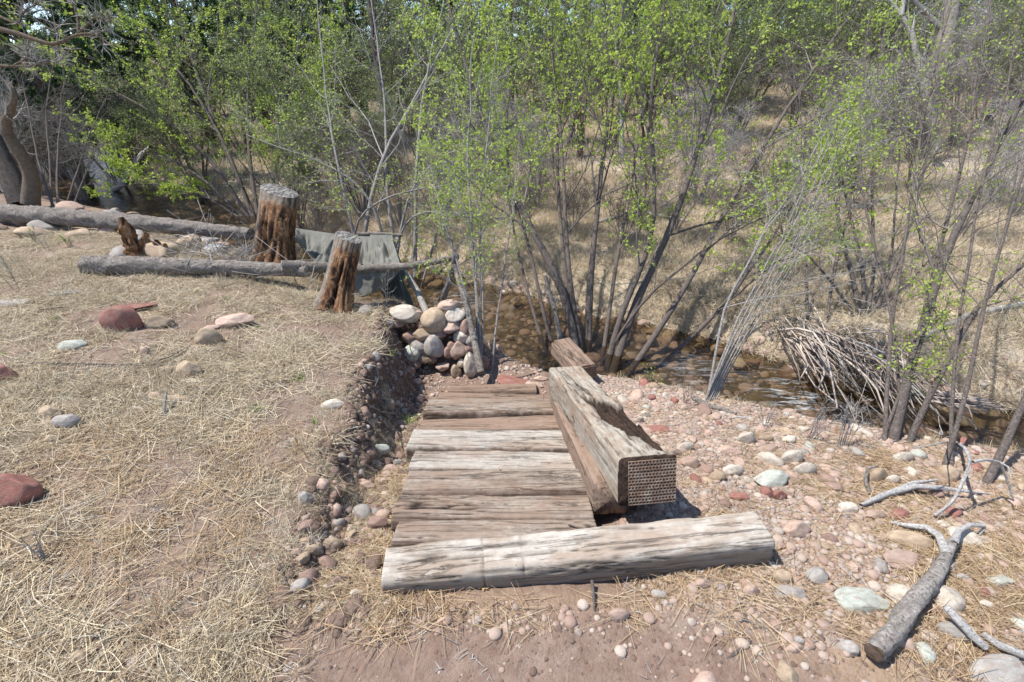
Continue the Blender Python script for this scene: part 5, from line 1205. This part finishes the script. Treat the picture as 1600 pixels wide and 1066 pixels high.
BARE = [(980,7.2,.4),(1060,7.6,.45),(1150,7.0,.4),(1240,6.8,.45),(1180,8.2,.5),(1500,6.4,.45),(900,7.8,.4),(1100,9,.5),(1330,8.2,.5),(1580,7.2,.5),(820,7.9,.45),(690,8.0,.5),(620,8.6,.7),(700,9,.7),(560,9.5,.8),(840,9.2,.6),(1010,8.8,.5),(1090,9.5,.7),(1230,8.2,.6),(1300,9.5,.8),(1420,9,.8),(1540,8,.7),(40,11,.9),(110,12.5,.9),(20,14,1.1),(160,16,1.0),(480,9,.7),(760,10.5,.9),(1370,11.5,1.0),(1480,13,1.1),(1600,10,.9),(900,16,1.2),(1260,12,1.0),(0,9.5,.8),(660,14,1.1),(1140,16,1.1),(240,18,1.1)]
for k, (px, y, s) in enumerate(BARE):
    pr_ = S_BARE[k % 2]; o = pr_ if k < 2 else copy_tree(pr_)
    ring = 'near the bank' if y < 10.5 else 'farther back'
    place(o, px_xy(px, y), y, s * rr_.uniform(.9, 1.1), rr_.random() * 6.3, f'leafless grey shrub {ring}, straight above {LM(px)}', f'bare grey shrubs, {ring}')

def pine(seed, H, needle, dens=1.0):
    r = np.random.default_rng(seed); root = empty('pine_tree'); tag(root, 'x', 'pine tree')
    tp = np.array([[0, 0, -.3], [.05 * H / 10, 0, H * .4], [0, .03, H]]); P = resample(tp, 12)[None]; R = (np.linspace(1, .08, 12) * H * .017)[None]
    V, F, rr = tubes(P, R, 10); obj('trunk', make_mesh('trunk', V, F, M['bark_pine'], attrs=dict(rnd=rr)), root)
    C1, R1 = children_of(P, R, int(64 * dens), .14, .98, (1.1, 1.6), None, 6, .10, .08, r, .012, .35, Lfix=(.8, 1.2))
    z = C1[:, 0, 2] / H; sc = (np.clip(1.05 - z, .12, 1) ** .75) * H * .24 * r.uniform(.6, 1.1, len(z)); C1 = C1[:, :1] + (C1 - C1[:, :1]) * sc[:, None, None]
    C2, R2 = children_of(C1, R1, 6, .3, 1.0, (.4, .9), (.25, .45), 4, .15, .1, r, .006, .5)
    V, F, rr = join([tubes(C1, R1, 4), tubes(C2, R2, 3)]); tag(obj('branches', make_mesh('branches', V, F, M['bark_dark'], attrs=dict(rnd=rr)), root), kind='stuff')
    # needle sprays
    src = C2; per = int(30 * dens); n = len(src) * per; pi = np.repeat(np.arange(len(src)), per); t = r.random(n) * 3; i = np.minimum(t.astype(int), 2); w = (t - i)[:, None]
    c = src[pi, i] * (1 - w) + src[pi, i + 1] * w; T = nrm(src[pi, i + 1] - src[pi, i]); d = nrm(T * .7 + r.normal(size=(n, 3)) * .7 + np.array([0, 0, .25]))
    s = nrm(np.cross(d, r.normal(size=(n, 3)))) * .022; L = (r.uniform(.10, .24, n) * H / 10)[:, None] + .04
    Vn = np.stack([c - s, c + s, c + d * L], 1).reshape(-1, 3); Fn = np.arange(3 * n).reshape(n, 3)
    cl = fbm(c[:, 0] * 1.1, c[:, 1] * 1.1, c[:, 2] * 1.1, 3, seed); rv = np.clip(.5 + (cl - .5) * 1.6 + r.normal(0, .15, n), 0, 1)
    tag(obj('crown', make_mesh('crown', Vn, [Fn], needle, smooth=False, attrs=dict(rnd=np.repeat(rv, 3))), root), kind='stuff')
    return root
PN = [pine(81, 9, M['needle']), pine(82, 11, M['needle_far'], .9), pine(83, 8, M['needle'], 1.1)]
PINES = [(330,18.5,1.1,0),(455,19.5,1.1,2),(575,18,1.2,0),(690,20,1.1,2),(1010,21,1.1,0),(1130,22.5,1.1,2),(1250,21,1.0,0),(1330,23,1.1,2),(1570,19,1.0,0),(115,14.0,1.25,0),(25,13.5,1.1,2),(75,17,1.3,1),(190,17,1.0,2),(30,19,1.1,2),(200,20,1.0,0),(420,22,1.0,1),(545,24,1.1,2),(680,26,1.0,1),(800,24,1.0,0),(905,27,1.1,1),(1050,24,.9,0),(1180,27,1.1,1),(1290,25,1.0,2),(1400,24,.9,1),(1480,27,1.1,0),
  (300,27,1.1,1),(480,30,1.1,0),(620,33,1.1,2),(740,34,1.1,1),(860,35,1.1,0),(980,33,1.2,2),(1120,35,1.1,1),(1240,36,1.1,0),(1350,33,1.1,2),(1540,33,1.1,0),(1660,28,1.1,1),(80,30,1.1,1),(180,34,1.2,0),(380,36,1.2,2),
  (-40,24,1.1,0),(560,42,1.2,0),(690,44,1.2,1),(820,46,1.2,0),(950,45,1.2,1),(1080,46,1.2,2),(1210,47,1.2,0),(1340,44,1.2,1),(1460,42,1.2,2),(440,43,1.2,1),(300,42,1.2,0),(160,44,1.2,1),(20,42,1.2,2)]
for k, (px, y, s, v) in enumerate(PINES):
    first = [i for i, p in enumerate(PINES) if p[3] == v][0] == k
    o = PN[v] if first else copy_tree(PN[v])
    ring = 'front' if y < 23 else 'middle' if y < 31 else 'back'
    lb = 'large dark green pine at the upper left, nearest of the pines' if k == 0 else f'dark pine in the {ring} of the wood, above {LM(px)}'
    place(o, px_xy(px, y), y, s * rr_.uniform(.9, 1.12), rr_.random() * 6.3, lb, None if k == 0 else f'pines in the {ring} of the wood', dz=-.2)

# single trees with their own shape
def tree(name, label, pts, rads, mat, seed, twig, br=9, tw=7, tw2=3, leaf=0, lenf=(.2, .4), leafmat='leaf_far', lsize=.05, stem_part='trunk', more=()):
    mains = [pts] + [m[0] for m in more]; rad = [rads[0]] + [m[1] for m in more]
    r = shrub_from(name, label, 'tree', pts[0], mains, rad, seed, M[mat], M[twig], M[leafmat], br=br, tw=tw, tw2=tw2, leaf=leaf, lsize=lsize, lenf=lenf, stem_part=stem_part, br_t=(.4, .98), twr=.004, K=20)
    return r
def gp_(px, y, dz=-.1): x = px_xy(px, y); return np.array([x, y, hz(x, y) + dz])
def over(px, py, D): return PD(px, py, D)
tree('leaning_tree', 'thick grey trunk leaning right in the upper right meadow', [over(1415,300,11.6), over(1445,190,11.4), over(1478,60,11.4), over(1500,-60,11.6), over(1530,-250,12)], [.27], 'bark_grey', 91, 'twig_grey')
tree('pale_tree', 'pale barked aspen with forked white limbs at the upper right', [over(1465,240,10), over(1440,120,10), over(1425,50,10), over(1405,18,10), over(1360,-40,10)], [.10], 'bark_pale', 92, 'twig_grey', more=[([over(1408,25,10), over(1413,-10,10), over(1420,-80,10)], .05)])
tree('brown_tree', 'brown trunk standing in the meadow at the right behind the dark willow', [over(1362,260,12.5), over(1370,190,12.5), over(1382,90,12.6), over(1390,-80,12.8)], [.20], 'bark_dark', 93, 'twig_brown', leaf=1)
tree('brown_tree', 'slim reddish brown trunk in the thicket right of centre', [over(905,250,13), over(918,110,13), over(922,0,13), over(926,-120,13)], [.09], 'bark_pine', 94, 'twig_brown', leaf=1)
tree('grey_tree', 'slender pale grey tree among the thicket in the upper middle', [over(972,260,12), over(970,140,12), over(958,20,12), over(950,-100,12)], [.07], 'bark_pale', 95, 'twig_grey', leaf=1)
tree('dark_tree', 'twin dark trunks behind the twig tangle left of centre', [over(606,290,9.6), over(602,200,9.6), over(585,80,9.8), over(570,-60,10)], [.09], 'bark_dark', 96, 'twig_brown', leaf=1, more=[([over(616,290,9.7), over(612,200,9.7), over(640,60,9.9), over(660,-40,10)], .06)])
tree('charred_tree', 'black charred looking trunk leaning at the left edge above the long log', [over(36,322,7.6), over(14,270,7.6), over(-14,210,7.6), over(-60,120,7.7)], [.17], 'bark_dark', 97, 'twig_brown', br=3)
tree('gnarled_oak', 'tan gnarled oak trunk with bare twisted pale branches at the left edge', [over(48,320,6.9), over(50,270,6.8), over(28,232,6.6), over(8,208,6.5), over(20,165,6.3), over(26,148,6.2), over(10,130,6.2)], [.11], 'bark_tan', 98, 'twig_grey', br=5, tw=5, tw2=3, lenf=(.10, .22),
    more=[([over(-30,38,4.4), over(0,46,4.4), over(38,56,4.4), over(80,72,4.4), (over(104,62,4.4)), over(122,52,4.4), over(150,54,4.4), over(166,64,4.4), over(180,75,4.4)], .024),
          ([over(122,53,4.4), over(140,38,4.4), over(152,28,4.4), over(165,34,4.4), over(178,38,4.4)], .012), ([over(123,53,4.4), over(122,30,4.4), over(114,0,4.4), over(112,-30,4.4)], .013),
          ([over(-20,100,4.8), over(20,104,4.8), over(50,100,4.8), over(92,96,4.8)], .014), ([over(-10,20,4.6), over(25,40,4.6), over(35,25,4.6), over(60,8,4.6)], .014), ([over(20,104,4.8), over(40,90,4.8), over(42,72,4.8)], .010)])

# ------------------------------------------------------------------ brush pile, driftwood, sticks
def sticks(name, label, cat, P, R, mat, sides=6, parent=None, kind=None):
    V, F, rr = tubes(P, R, sides, cap=True); c = V.mean(0); return tag(obj(name, make_mesh(name, V - c, F, mat, attrs=dict(rnd=rr)), parent, c), label, cat, kind=kind)
r5 = np.random.default_rng(5); bp = empty('brush_pile', G(1330, 590)[0]); tag(bp, 'heap of bare pinkish sticks swept over the far bank beside the rapids', 'brush pile')
Pb, Rb = [], []
for i in range(190):
    u = r5.random(); sx, sy = 1215 + 165 * u + r5.normal(0, 14), 505 + 62 * u + r5.normal(0, 12)
    ex, ey = sx + r5.normal(100, 40), sy + r5.normal(92 - 20 * u, 26); A = G(sx, sy)[0]; E_ = PZ(min(ex, 1500), min(ey, 650 - 8 * r5.random()), WATER + .02 + .22 * r5.random() ** 2)
    A = A + np.array([0, 0, .02 + .12 * r5.random() ** 1.5]); k = r5.normal(0, .09, 3); L = np.linalg.norm(E_ - A); f = r5.uniform(.35, 1.05); t0 = r5.uniform(-.1, .35)
    Pb.append([A * (1 - (t0 + t * f)) + E_ * (t0 + t * f) + np.array([0, 0, .06 * math.sin(t * PI)]) + k * math.sin(t * PI) + r5.normal(0, .008, 3) for t in (0, .2, .4, .6, .8, 1)])
    r_ = float(np.clip(r5.lognormal(math.log(.0066), .5), .003, .018)); Rb.append(np.linspace(r_, r_ * .5, 6))
Pb, Rb = np.array(Pb), np.array(Rb); b0_ = np.array(bp.location)
for i in range(160):
    V, F, rr = tubes(Pb[i:i+1] - b0_, Rb[i:i+1], 6, cap=True); obj('stick', make_mesh('stick', V, F, M['twig_red' if i % 3 else 'twig_grey'], attrs=dict(rnd=rr)), bp)
V, F, rr = tubes(Pb[160:] - b0_, Rb[160:], 5); tag(obj('sticks', make_mesh('sticks', V, F, M['twig_red'], attrs=dict(rnd=rr)), bp), kind='stuff')
# second smaller line of sticks downstream
Pc = []; Rc = []
for i in range(40):
    a = PD(1440 + r5.uniform(0, 40), 622 + r5.uniform(-4, 8), 4.3); a[2] = max(a[2], WATER + .03) + r5.random() * .06; d = np.array([.85, -.3, -.03]) + r5.normal(0, .08, 3); L = r5.uniform(.25, .5)
    Pc.append([a + d * L * t + r5.normal(0, .008, 3) for t in (0, .33, .66, 1)]); Rc.append(np.linspace(.009, .005, 4))
sticks('drift_sticks', 'small raft of pale sticks stranded at the far water edge right of the brush pile', 'drift sticks', np.array(Pc), np.array(Rc), M['twig_red'], kind='stuff')
# twig heap round the stumps
Pd, Rd = [], []
for i in range(620):
    px = r5.uniform(285, 540); py = 405 + .32 * max(0, px - 430) + r5.normal(-14, 22); q, D = G(px, min(py, 470)); q = q.copy(); q[2] += r5.random() ** 2 * .16
    a = r5.random() * 2 * PI; d = np.array([math.cos(a), math.sin(a) * .8, r5.normal(.25, .3)]); L = r5.uniform(.12, .5); k = r5.normal(0, .12, 3)
    Pd.append([q + d * L * t + k * t * t * L for t in (0, .3, .6, 1)]); r_ = r5.uniform(.003, .0065); Rd.append(np.linspace(r_, r_ * .5, 4))
sticks('twig_heap', 'heap of dead grey twigs heaped round the stumps and over the sawn log', 'brush', np.array(Pd), np.array(Rd), M['twig_grey'], 4, kind='stuff')
# driftwood of the lower right
def dlog(name, label, cat, px, rads, mat='drift', up=.0, K=70, rough=.008, seed=1, cuts=(False, False)):
    pts = []
    for (x_, y_, h_) in px:
        q, D = G(x_, y_); r = ray(x_, y_)
        D2 = D * (1 - h_ / max(.3, CAMH - q[2])); p = PD(x_, y_, D2); pts.append(p)
    me, P, R, V = log_mesh(name, pts, rads, M[mat], K=K, sides=16, rough=rough, seed=seed); 
    for q_ in (0, -1): pass
    return me, P, R, V
def driftwood(label, limbs, mat='drift', name='driftwood', cat='driftwood', cut0=None):
    me, P, R, V = dlog('limb', '', '', *limbs[0][:2], mat=limbs[0][2] if len(limbs[0]) > 2 else mat, seed=11, K=130 if cut0 else 70, rough=.018 if cut0 else .008); root = empty(name, P[0]); tag(root, label, cat); local(me, P[0]); obj('limb', me, root)
    if cut0: end_disc(V[0], P[0], nrm(P[0] - P[1]), 'broken_end', M[cut0], root, .004)
    for i, lb in enumerate(limbs[1:]):
        m2, *_ = dlog('limb', '', '', *lb[:2], mat=lb[2] if len(lb) > 2 else mat, seed=12 + i, K=40, rough=.005); local(m2, P[0]); obj('limb', m2, root)
    return root
driftwood('thick curved grey log with scaly bark and a dark broken end at the lower right', [
    ([(1366,1020,.05),(1400,985,.05),(1425,945,.05),(1460,905,.05),(1478,870,.05),(1492,845,.06)], [.031, .032, .030, .027, .023, .017], 'bark_scaly'),
    ([(1480,868,.06),(1468,838,.07),(1448,824,.06),(1420,822,.04),(1392,816,.03)], [.019, .016, .013, .010, .006]),
    ([(1490,850,.07),(1498,830,.08),(1515,820,.08),(1540,822,.06),(1530,835,.02)], [.016, .012, .010, .008, .004])], cut0='tie_rot')
driftwood('forked pale weathered branch lying on the gravel with bark looped round a cobble', [
    ([(1345,790,.03),(1385,772,.04),(1430,760,.06),(1470,762,.06),(1510,768,.05),(1545,772,.02)], [.009, .014, .015, .012, .008, .004]),
    ([(1372,778,.04),(1410,762,.05),(1425,755,.06),(1465,750,.05)], [.009, .012, .010, .005]),
    ([(1360,772,.01),(1352,750,.05),(1356,732,.08),(1372,728,.08)], [.010, .009, .008, .004], 'bark_grey')])
driftwood('tall thin bone coloured dead branch forking upward beyond the forked driftwood', [
    ([(1460,806,.02),(1490,785,.10),(1500,762,.18),(1512,735,.27),(1520,722,.32),(1508,700,.38),(1490,688,.42),(1472,678,.46)], [.007, .007, .0065, .0065, .006, .005, .004, .0025]),
    ([(1520,722,.32),(1540,718,.32),(1562,722,.28),(1572,745,.18),(1584,782,.03)], [.007, .006, .005, .004, .003]),
    ([(1490,688,.42),(1470,692,.40),(1440,698,.38),(1430,700,.36)], [.005, .004, .003, .002]),
    ([(1474,680,.46),(1468,665,.48),(1466,650,.50)], [.004, .003, .002]), ([(1474,680,.46),(1450,670,.46),(1440,664,.46)], [.004, .003, .002]),
    ([(1562,722,.28),(1576,730,.28),(1580,748,.24)], [.004, .003, .002])])
driftwood('short broken pale stick propped on a grey stone at the lower right', [([(1478,948,.09),(1500,972,.07),(1522,996,.05),(1540,1012,.04)], [.013, .015, .015, .012])])
driftwood('grey broken branch lying in the needles in the lower right corner', [([(1535,990,.03),(1560,1008,.03),(1590,1020,.03),(1640,1040,.03)], [.010, .014, .013, .012]), ([(1560,1008,.03),(1575,1018,.02),(1600,1035,.01)], [.008, .006, .004])])
driftwood('grey root end lying at the edge of the gravel crest above the water', [([(1085,622,.03),(1105,634,.03),(1130,640,.02),(1150,648,.02)], [.02, .022, .018, .01], 'bark_grey')])
driftwood('thin pale stick lying across the gravel crest above the water', [([(1135,655,.02),(1155,652,.02),(1176,654,.02)], [.006, .008, .007])])
driftwood('weathered root snag standing on the upstream bank at the upper left', [
    ([(170,300,.10),(190,290,.25),(205,262,.45),(222,240,.7),(236,230,.85)], [.07, .065, .06, .05, .04]), ([(196,296,.02),(200,275,.35),(208,262,.5),(230,232,.8)], [.04, .04, .03, .02]), ([(150,306,.05),(175,296,.12),(195,284,.25)], [.04, .04, .03])], name='root_snag', cat='snag')
TW = [('long dark fallen twig lying across the straw on the left bank', [(28,566,.01),(80,568,.02),(150,569,.02),(215,570,.02),(262,560,.03),(300,538,.03)], [.004,.006,.006,.005,.004,.002], 'stem_dark'),
 ('second thin dark twig branching beside the long fallen twig', [(180,568,.01),(230,572,.02),(270,562,.02),(295,545,.02)], [.003,.003,.003,.002], 'stem_dark'),
 ('dark twig lying above the red boulder at the upper left of the straw', [(60,484,.01),(90,481,.02),(118,480,.01)], [.004,.005,.003], 'stem_dark'),
 ('upright grey stick stuck in the straw beside the flat tan stone', [(259,660,.0),(256,640,.04),(260,612,.09)], [.006,.007,.006], 'stem_grey'),
 ('short dark stick in the straw right of the upright grey stick', [(307,660,.0),(313,636,.02)], [.004,.004], 'stem_dark'),
 ('dark stick standing against the bare dirt in front of the long timber', [(930,962,.0),(928,935,.02),(925,907,.05)], [.004,.0065,.0065], 'stem_dark'),
 ('short dark stick lying slantwise on the bare dirt at the lower right', [(1136,1030,.005),(1155,1017,.008),(1173,1002,.008)], [.004,.006,.005], 'stem_dark'),
 ('thin pale stem lying on the dirt right of the front timber', [(1156,966,.01),(1185,976,.01),(1210,990,.005)], [.0025,.003,.002], 'stem_grey'),
 ('bent brown twig on the dirt at the left below the crumbling bank', [(434,878,.02),(446,905,.02),(457,936,.01),(444,958,.005)], [.003,.003,.003,.002], 'stem_dark'),
 ('pale root hanging from the dry wall soil', [(638,530,.18),(645,560,.14),(655,575,.06),(666,582,.03)], [.004,.004,.003,.003], 'stem_grey'),
 ('pale root dangling down the shaded bank', [(588,570,.22),(592,590,.14),(586,604,.08)], [.004,.004,.003], 'stem_grey'),
 ('thin grey root reaching from the bank towards the green grass tuft', [(575,632,.12),(596,644,.08),(622,646,.03)], [.004,.004,.002], 'stem_grey'),
 ('dark twig lying on the dirt landing at the bottom of the steps', [(798,592,.02),(820,588,.02),(845,580,.02)], [.006,.006,.004], 'stem_dark')]
for lb, px, rd, mt in TW:
    me, P, R, V = dlog('twig', '', '', px, rd, mat=mt, K=30, rough=.002, seed=3); local(me, P[0]); tag(obj('fallen_twig', me, None, P[0]), lb, 'twig')
# little twig lying on the lowest near step
q = deck(940 - 35, 826); sp = np.array([[q, q + [.03, .005, .012], q + [.07, -.012, .010]]]); 
sticks('step_twig', 'small dark twig lying on the split plank step near the front timber', 'twig', np.array([[deck(888,823)+[0,0,.012], deck(905,828)+[0,0,.012], deck(922,831)+[0,0,.011]]]), np.array([[.004,.0035,.002]]), M['stem_dark'])
# weed stems and saplings
def weed(label, px, py, H, n, seed, mat='twig_grey', spread=.35, name='dead_weed', br=3, leafy=False):
    r = np.random.default_rng(seed); b = G(px, py)[0]; mains = []
    for i in range(n):
        a = r.random() * 2 * PI; s = spread * r.random(); h = H * r.uniform(.6, 1); d = np.array([math.cos(a), math.sin(a), 0]); o_ = b + d * .03 * r.random()
        mains.append([o_ - [0, 0, .02], o_ + d * s * h * .3 + [0, 0, h * .4], o_ + d * s * h + [0, 0, h]])
    shrub_from(name, label, 'weed', b, mains, [.0021] * n, seed, M['stem_grey' if mat == 'twig_grey' else 'stem_dark'], M[mat], M['leaf'], br=br, tw=2, tw2=0, leaf=1 if leafy else 0, lsize=.018, K=6, twr=.001, lenf=(.2, .4), stem_part='stem')
for i, a in enumerate([('dry weed stalks on the gravel crest below the rapids, left clump', 1195, 668, .22, 5), ('dry weed stalks on the gravel crest in the middle of the weeds', 1262, 688, .32, 6), ('branchy pale weed on the gravel crest left of the right shrub', 1318, 700, .36, 8),
    ('thin dry weed on the crest under the grey willow', 1010 + 60, 630, .25, 4), ('spindly dead sapling standing in the straw at the far left', 75, 392, .26, 2), ('thin weed stems in the straw by the lower left edge', 75, 880, .14, 4),
    ('small weed stems low in the straw at the left', 30, 452, .35, 4), ('dead stems rising between the shorter stump and the dry wall', 655, 488, .35, 5), ('bare stalks beside the shorter stump', 600, 478, .4, 4),
    ('thin stalks at the left foot of the taller stump', 380, 425, .4, 6)]):
    weed(*a, 200 + i)
for i, a in enumerate([('low leafy sprout by the sawn log in the straw', 112, 385, .16, 5), ('small green sprout on the shaded bank under the root mat', 608, 560, .10, 4), ('dark green leafy sprout at the water edge under the alder', 1015, 600, .14, 6), ('tiny leafy sprout at the left end of the straw', 55, 380, .2, 4),
    ('leafy green sprout growing through the brush pile sticks', 1385, 560, .35, 8)]):
    weed(*a, 300 + i, mat='twig_brown', spread=.8, name='green_sprout', leafy=True, br=4)
# oak leaves
def oak_leaf():
    a = np.linspace(0, 2 * PI, 40, endpoint=False); r = .5 + .22 * np.cos(a * 7) * (np.abs(np.sin(a)) * .6 + .4); x = np.cos(a) * r * 1.5; y = np.sin(a) * r * .8
    V = np.c_[x, y, .12 * x ** 2 + .1 * np.sin(y * 5)]; V = np.vstack([V, [[0, 0, 0]]]); return make_mesh('oak_leaf', V, [np.array([(i, (i + 1) % 40, 40) for i in range(40)])], M['oak'], attrs=dict(rnd=np.full(41, .6)))
OL = oak_leaf()
for lb, px, py, s in [('dead oak leaf lying against the foot of the front timber', 755, 922, .028), ('dead oak leaf at the left edge of the steps', 612, 811, .022), ('small dead leaf lying on the cracked step', 780, 735, .016), ('orange leaf near the red boulder in the straw', 150, 455, .04), ('orange dead leaf low at the left edge', 12, 858, .035)]:
    q = deck(px, py) if 'on the cracked' in lb else G(px, py)[0]; tag(obj('dead_leaf', OL, None, q + np.array([0, 0, .015]), (.2, .1, RNG.random() * 6), (s, s, s)), lb, 'leaf')

for lb, pts, rd in [('pale fallen log lying in the far meadow at the right edge', [PZ(1440, 500, -.25), PZ(1520, 480, -.2), PZ(1640, 462, -.15)], [.02, .03, .03]),
    ('grey fallen branch in the meadow beyond the pale log', [PZ(1300, 300, .1), PZ(1350, 308, .1), PZ(1400, 296, .12)], [.04, .05, .03]),
    ('bleached branch lying in the meadow above the alder', [PZ(930, 322, -.05), PZ(1000, 310, -.05), PZ(1080, 318, 0)], [.025, .03, .02])]:
    pts = [np.array([q[0], q[1], hz(q[0], q[1]) + .06]) for q in pts]; log('fallen_branch', lb, 'fallen branch', pts, rd, 'bark_pale', K=50, sides=12, rough=.008, seed=4)

log('broken_stub', 'broken grey dead stub standing among the left stems of the alder', 'stub', [G(882, 562)[0] - np.array([0, 0, .03]), PD(868, 490, G(882, 562)[1] + .1), PD(852, 432, G(882, 562)[1] + .15)], [.035, .03, .022], 'bark_grey', K=40, sides=12, rough=.01, seed=17)
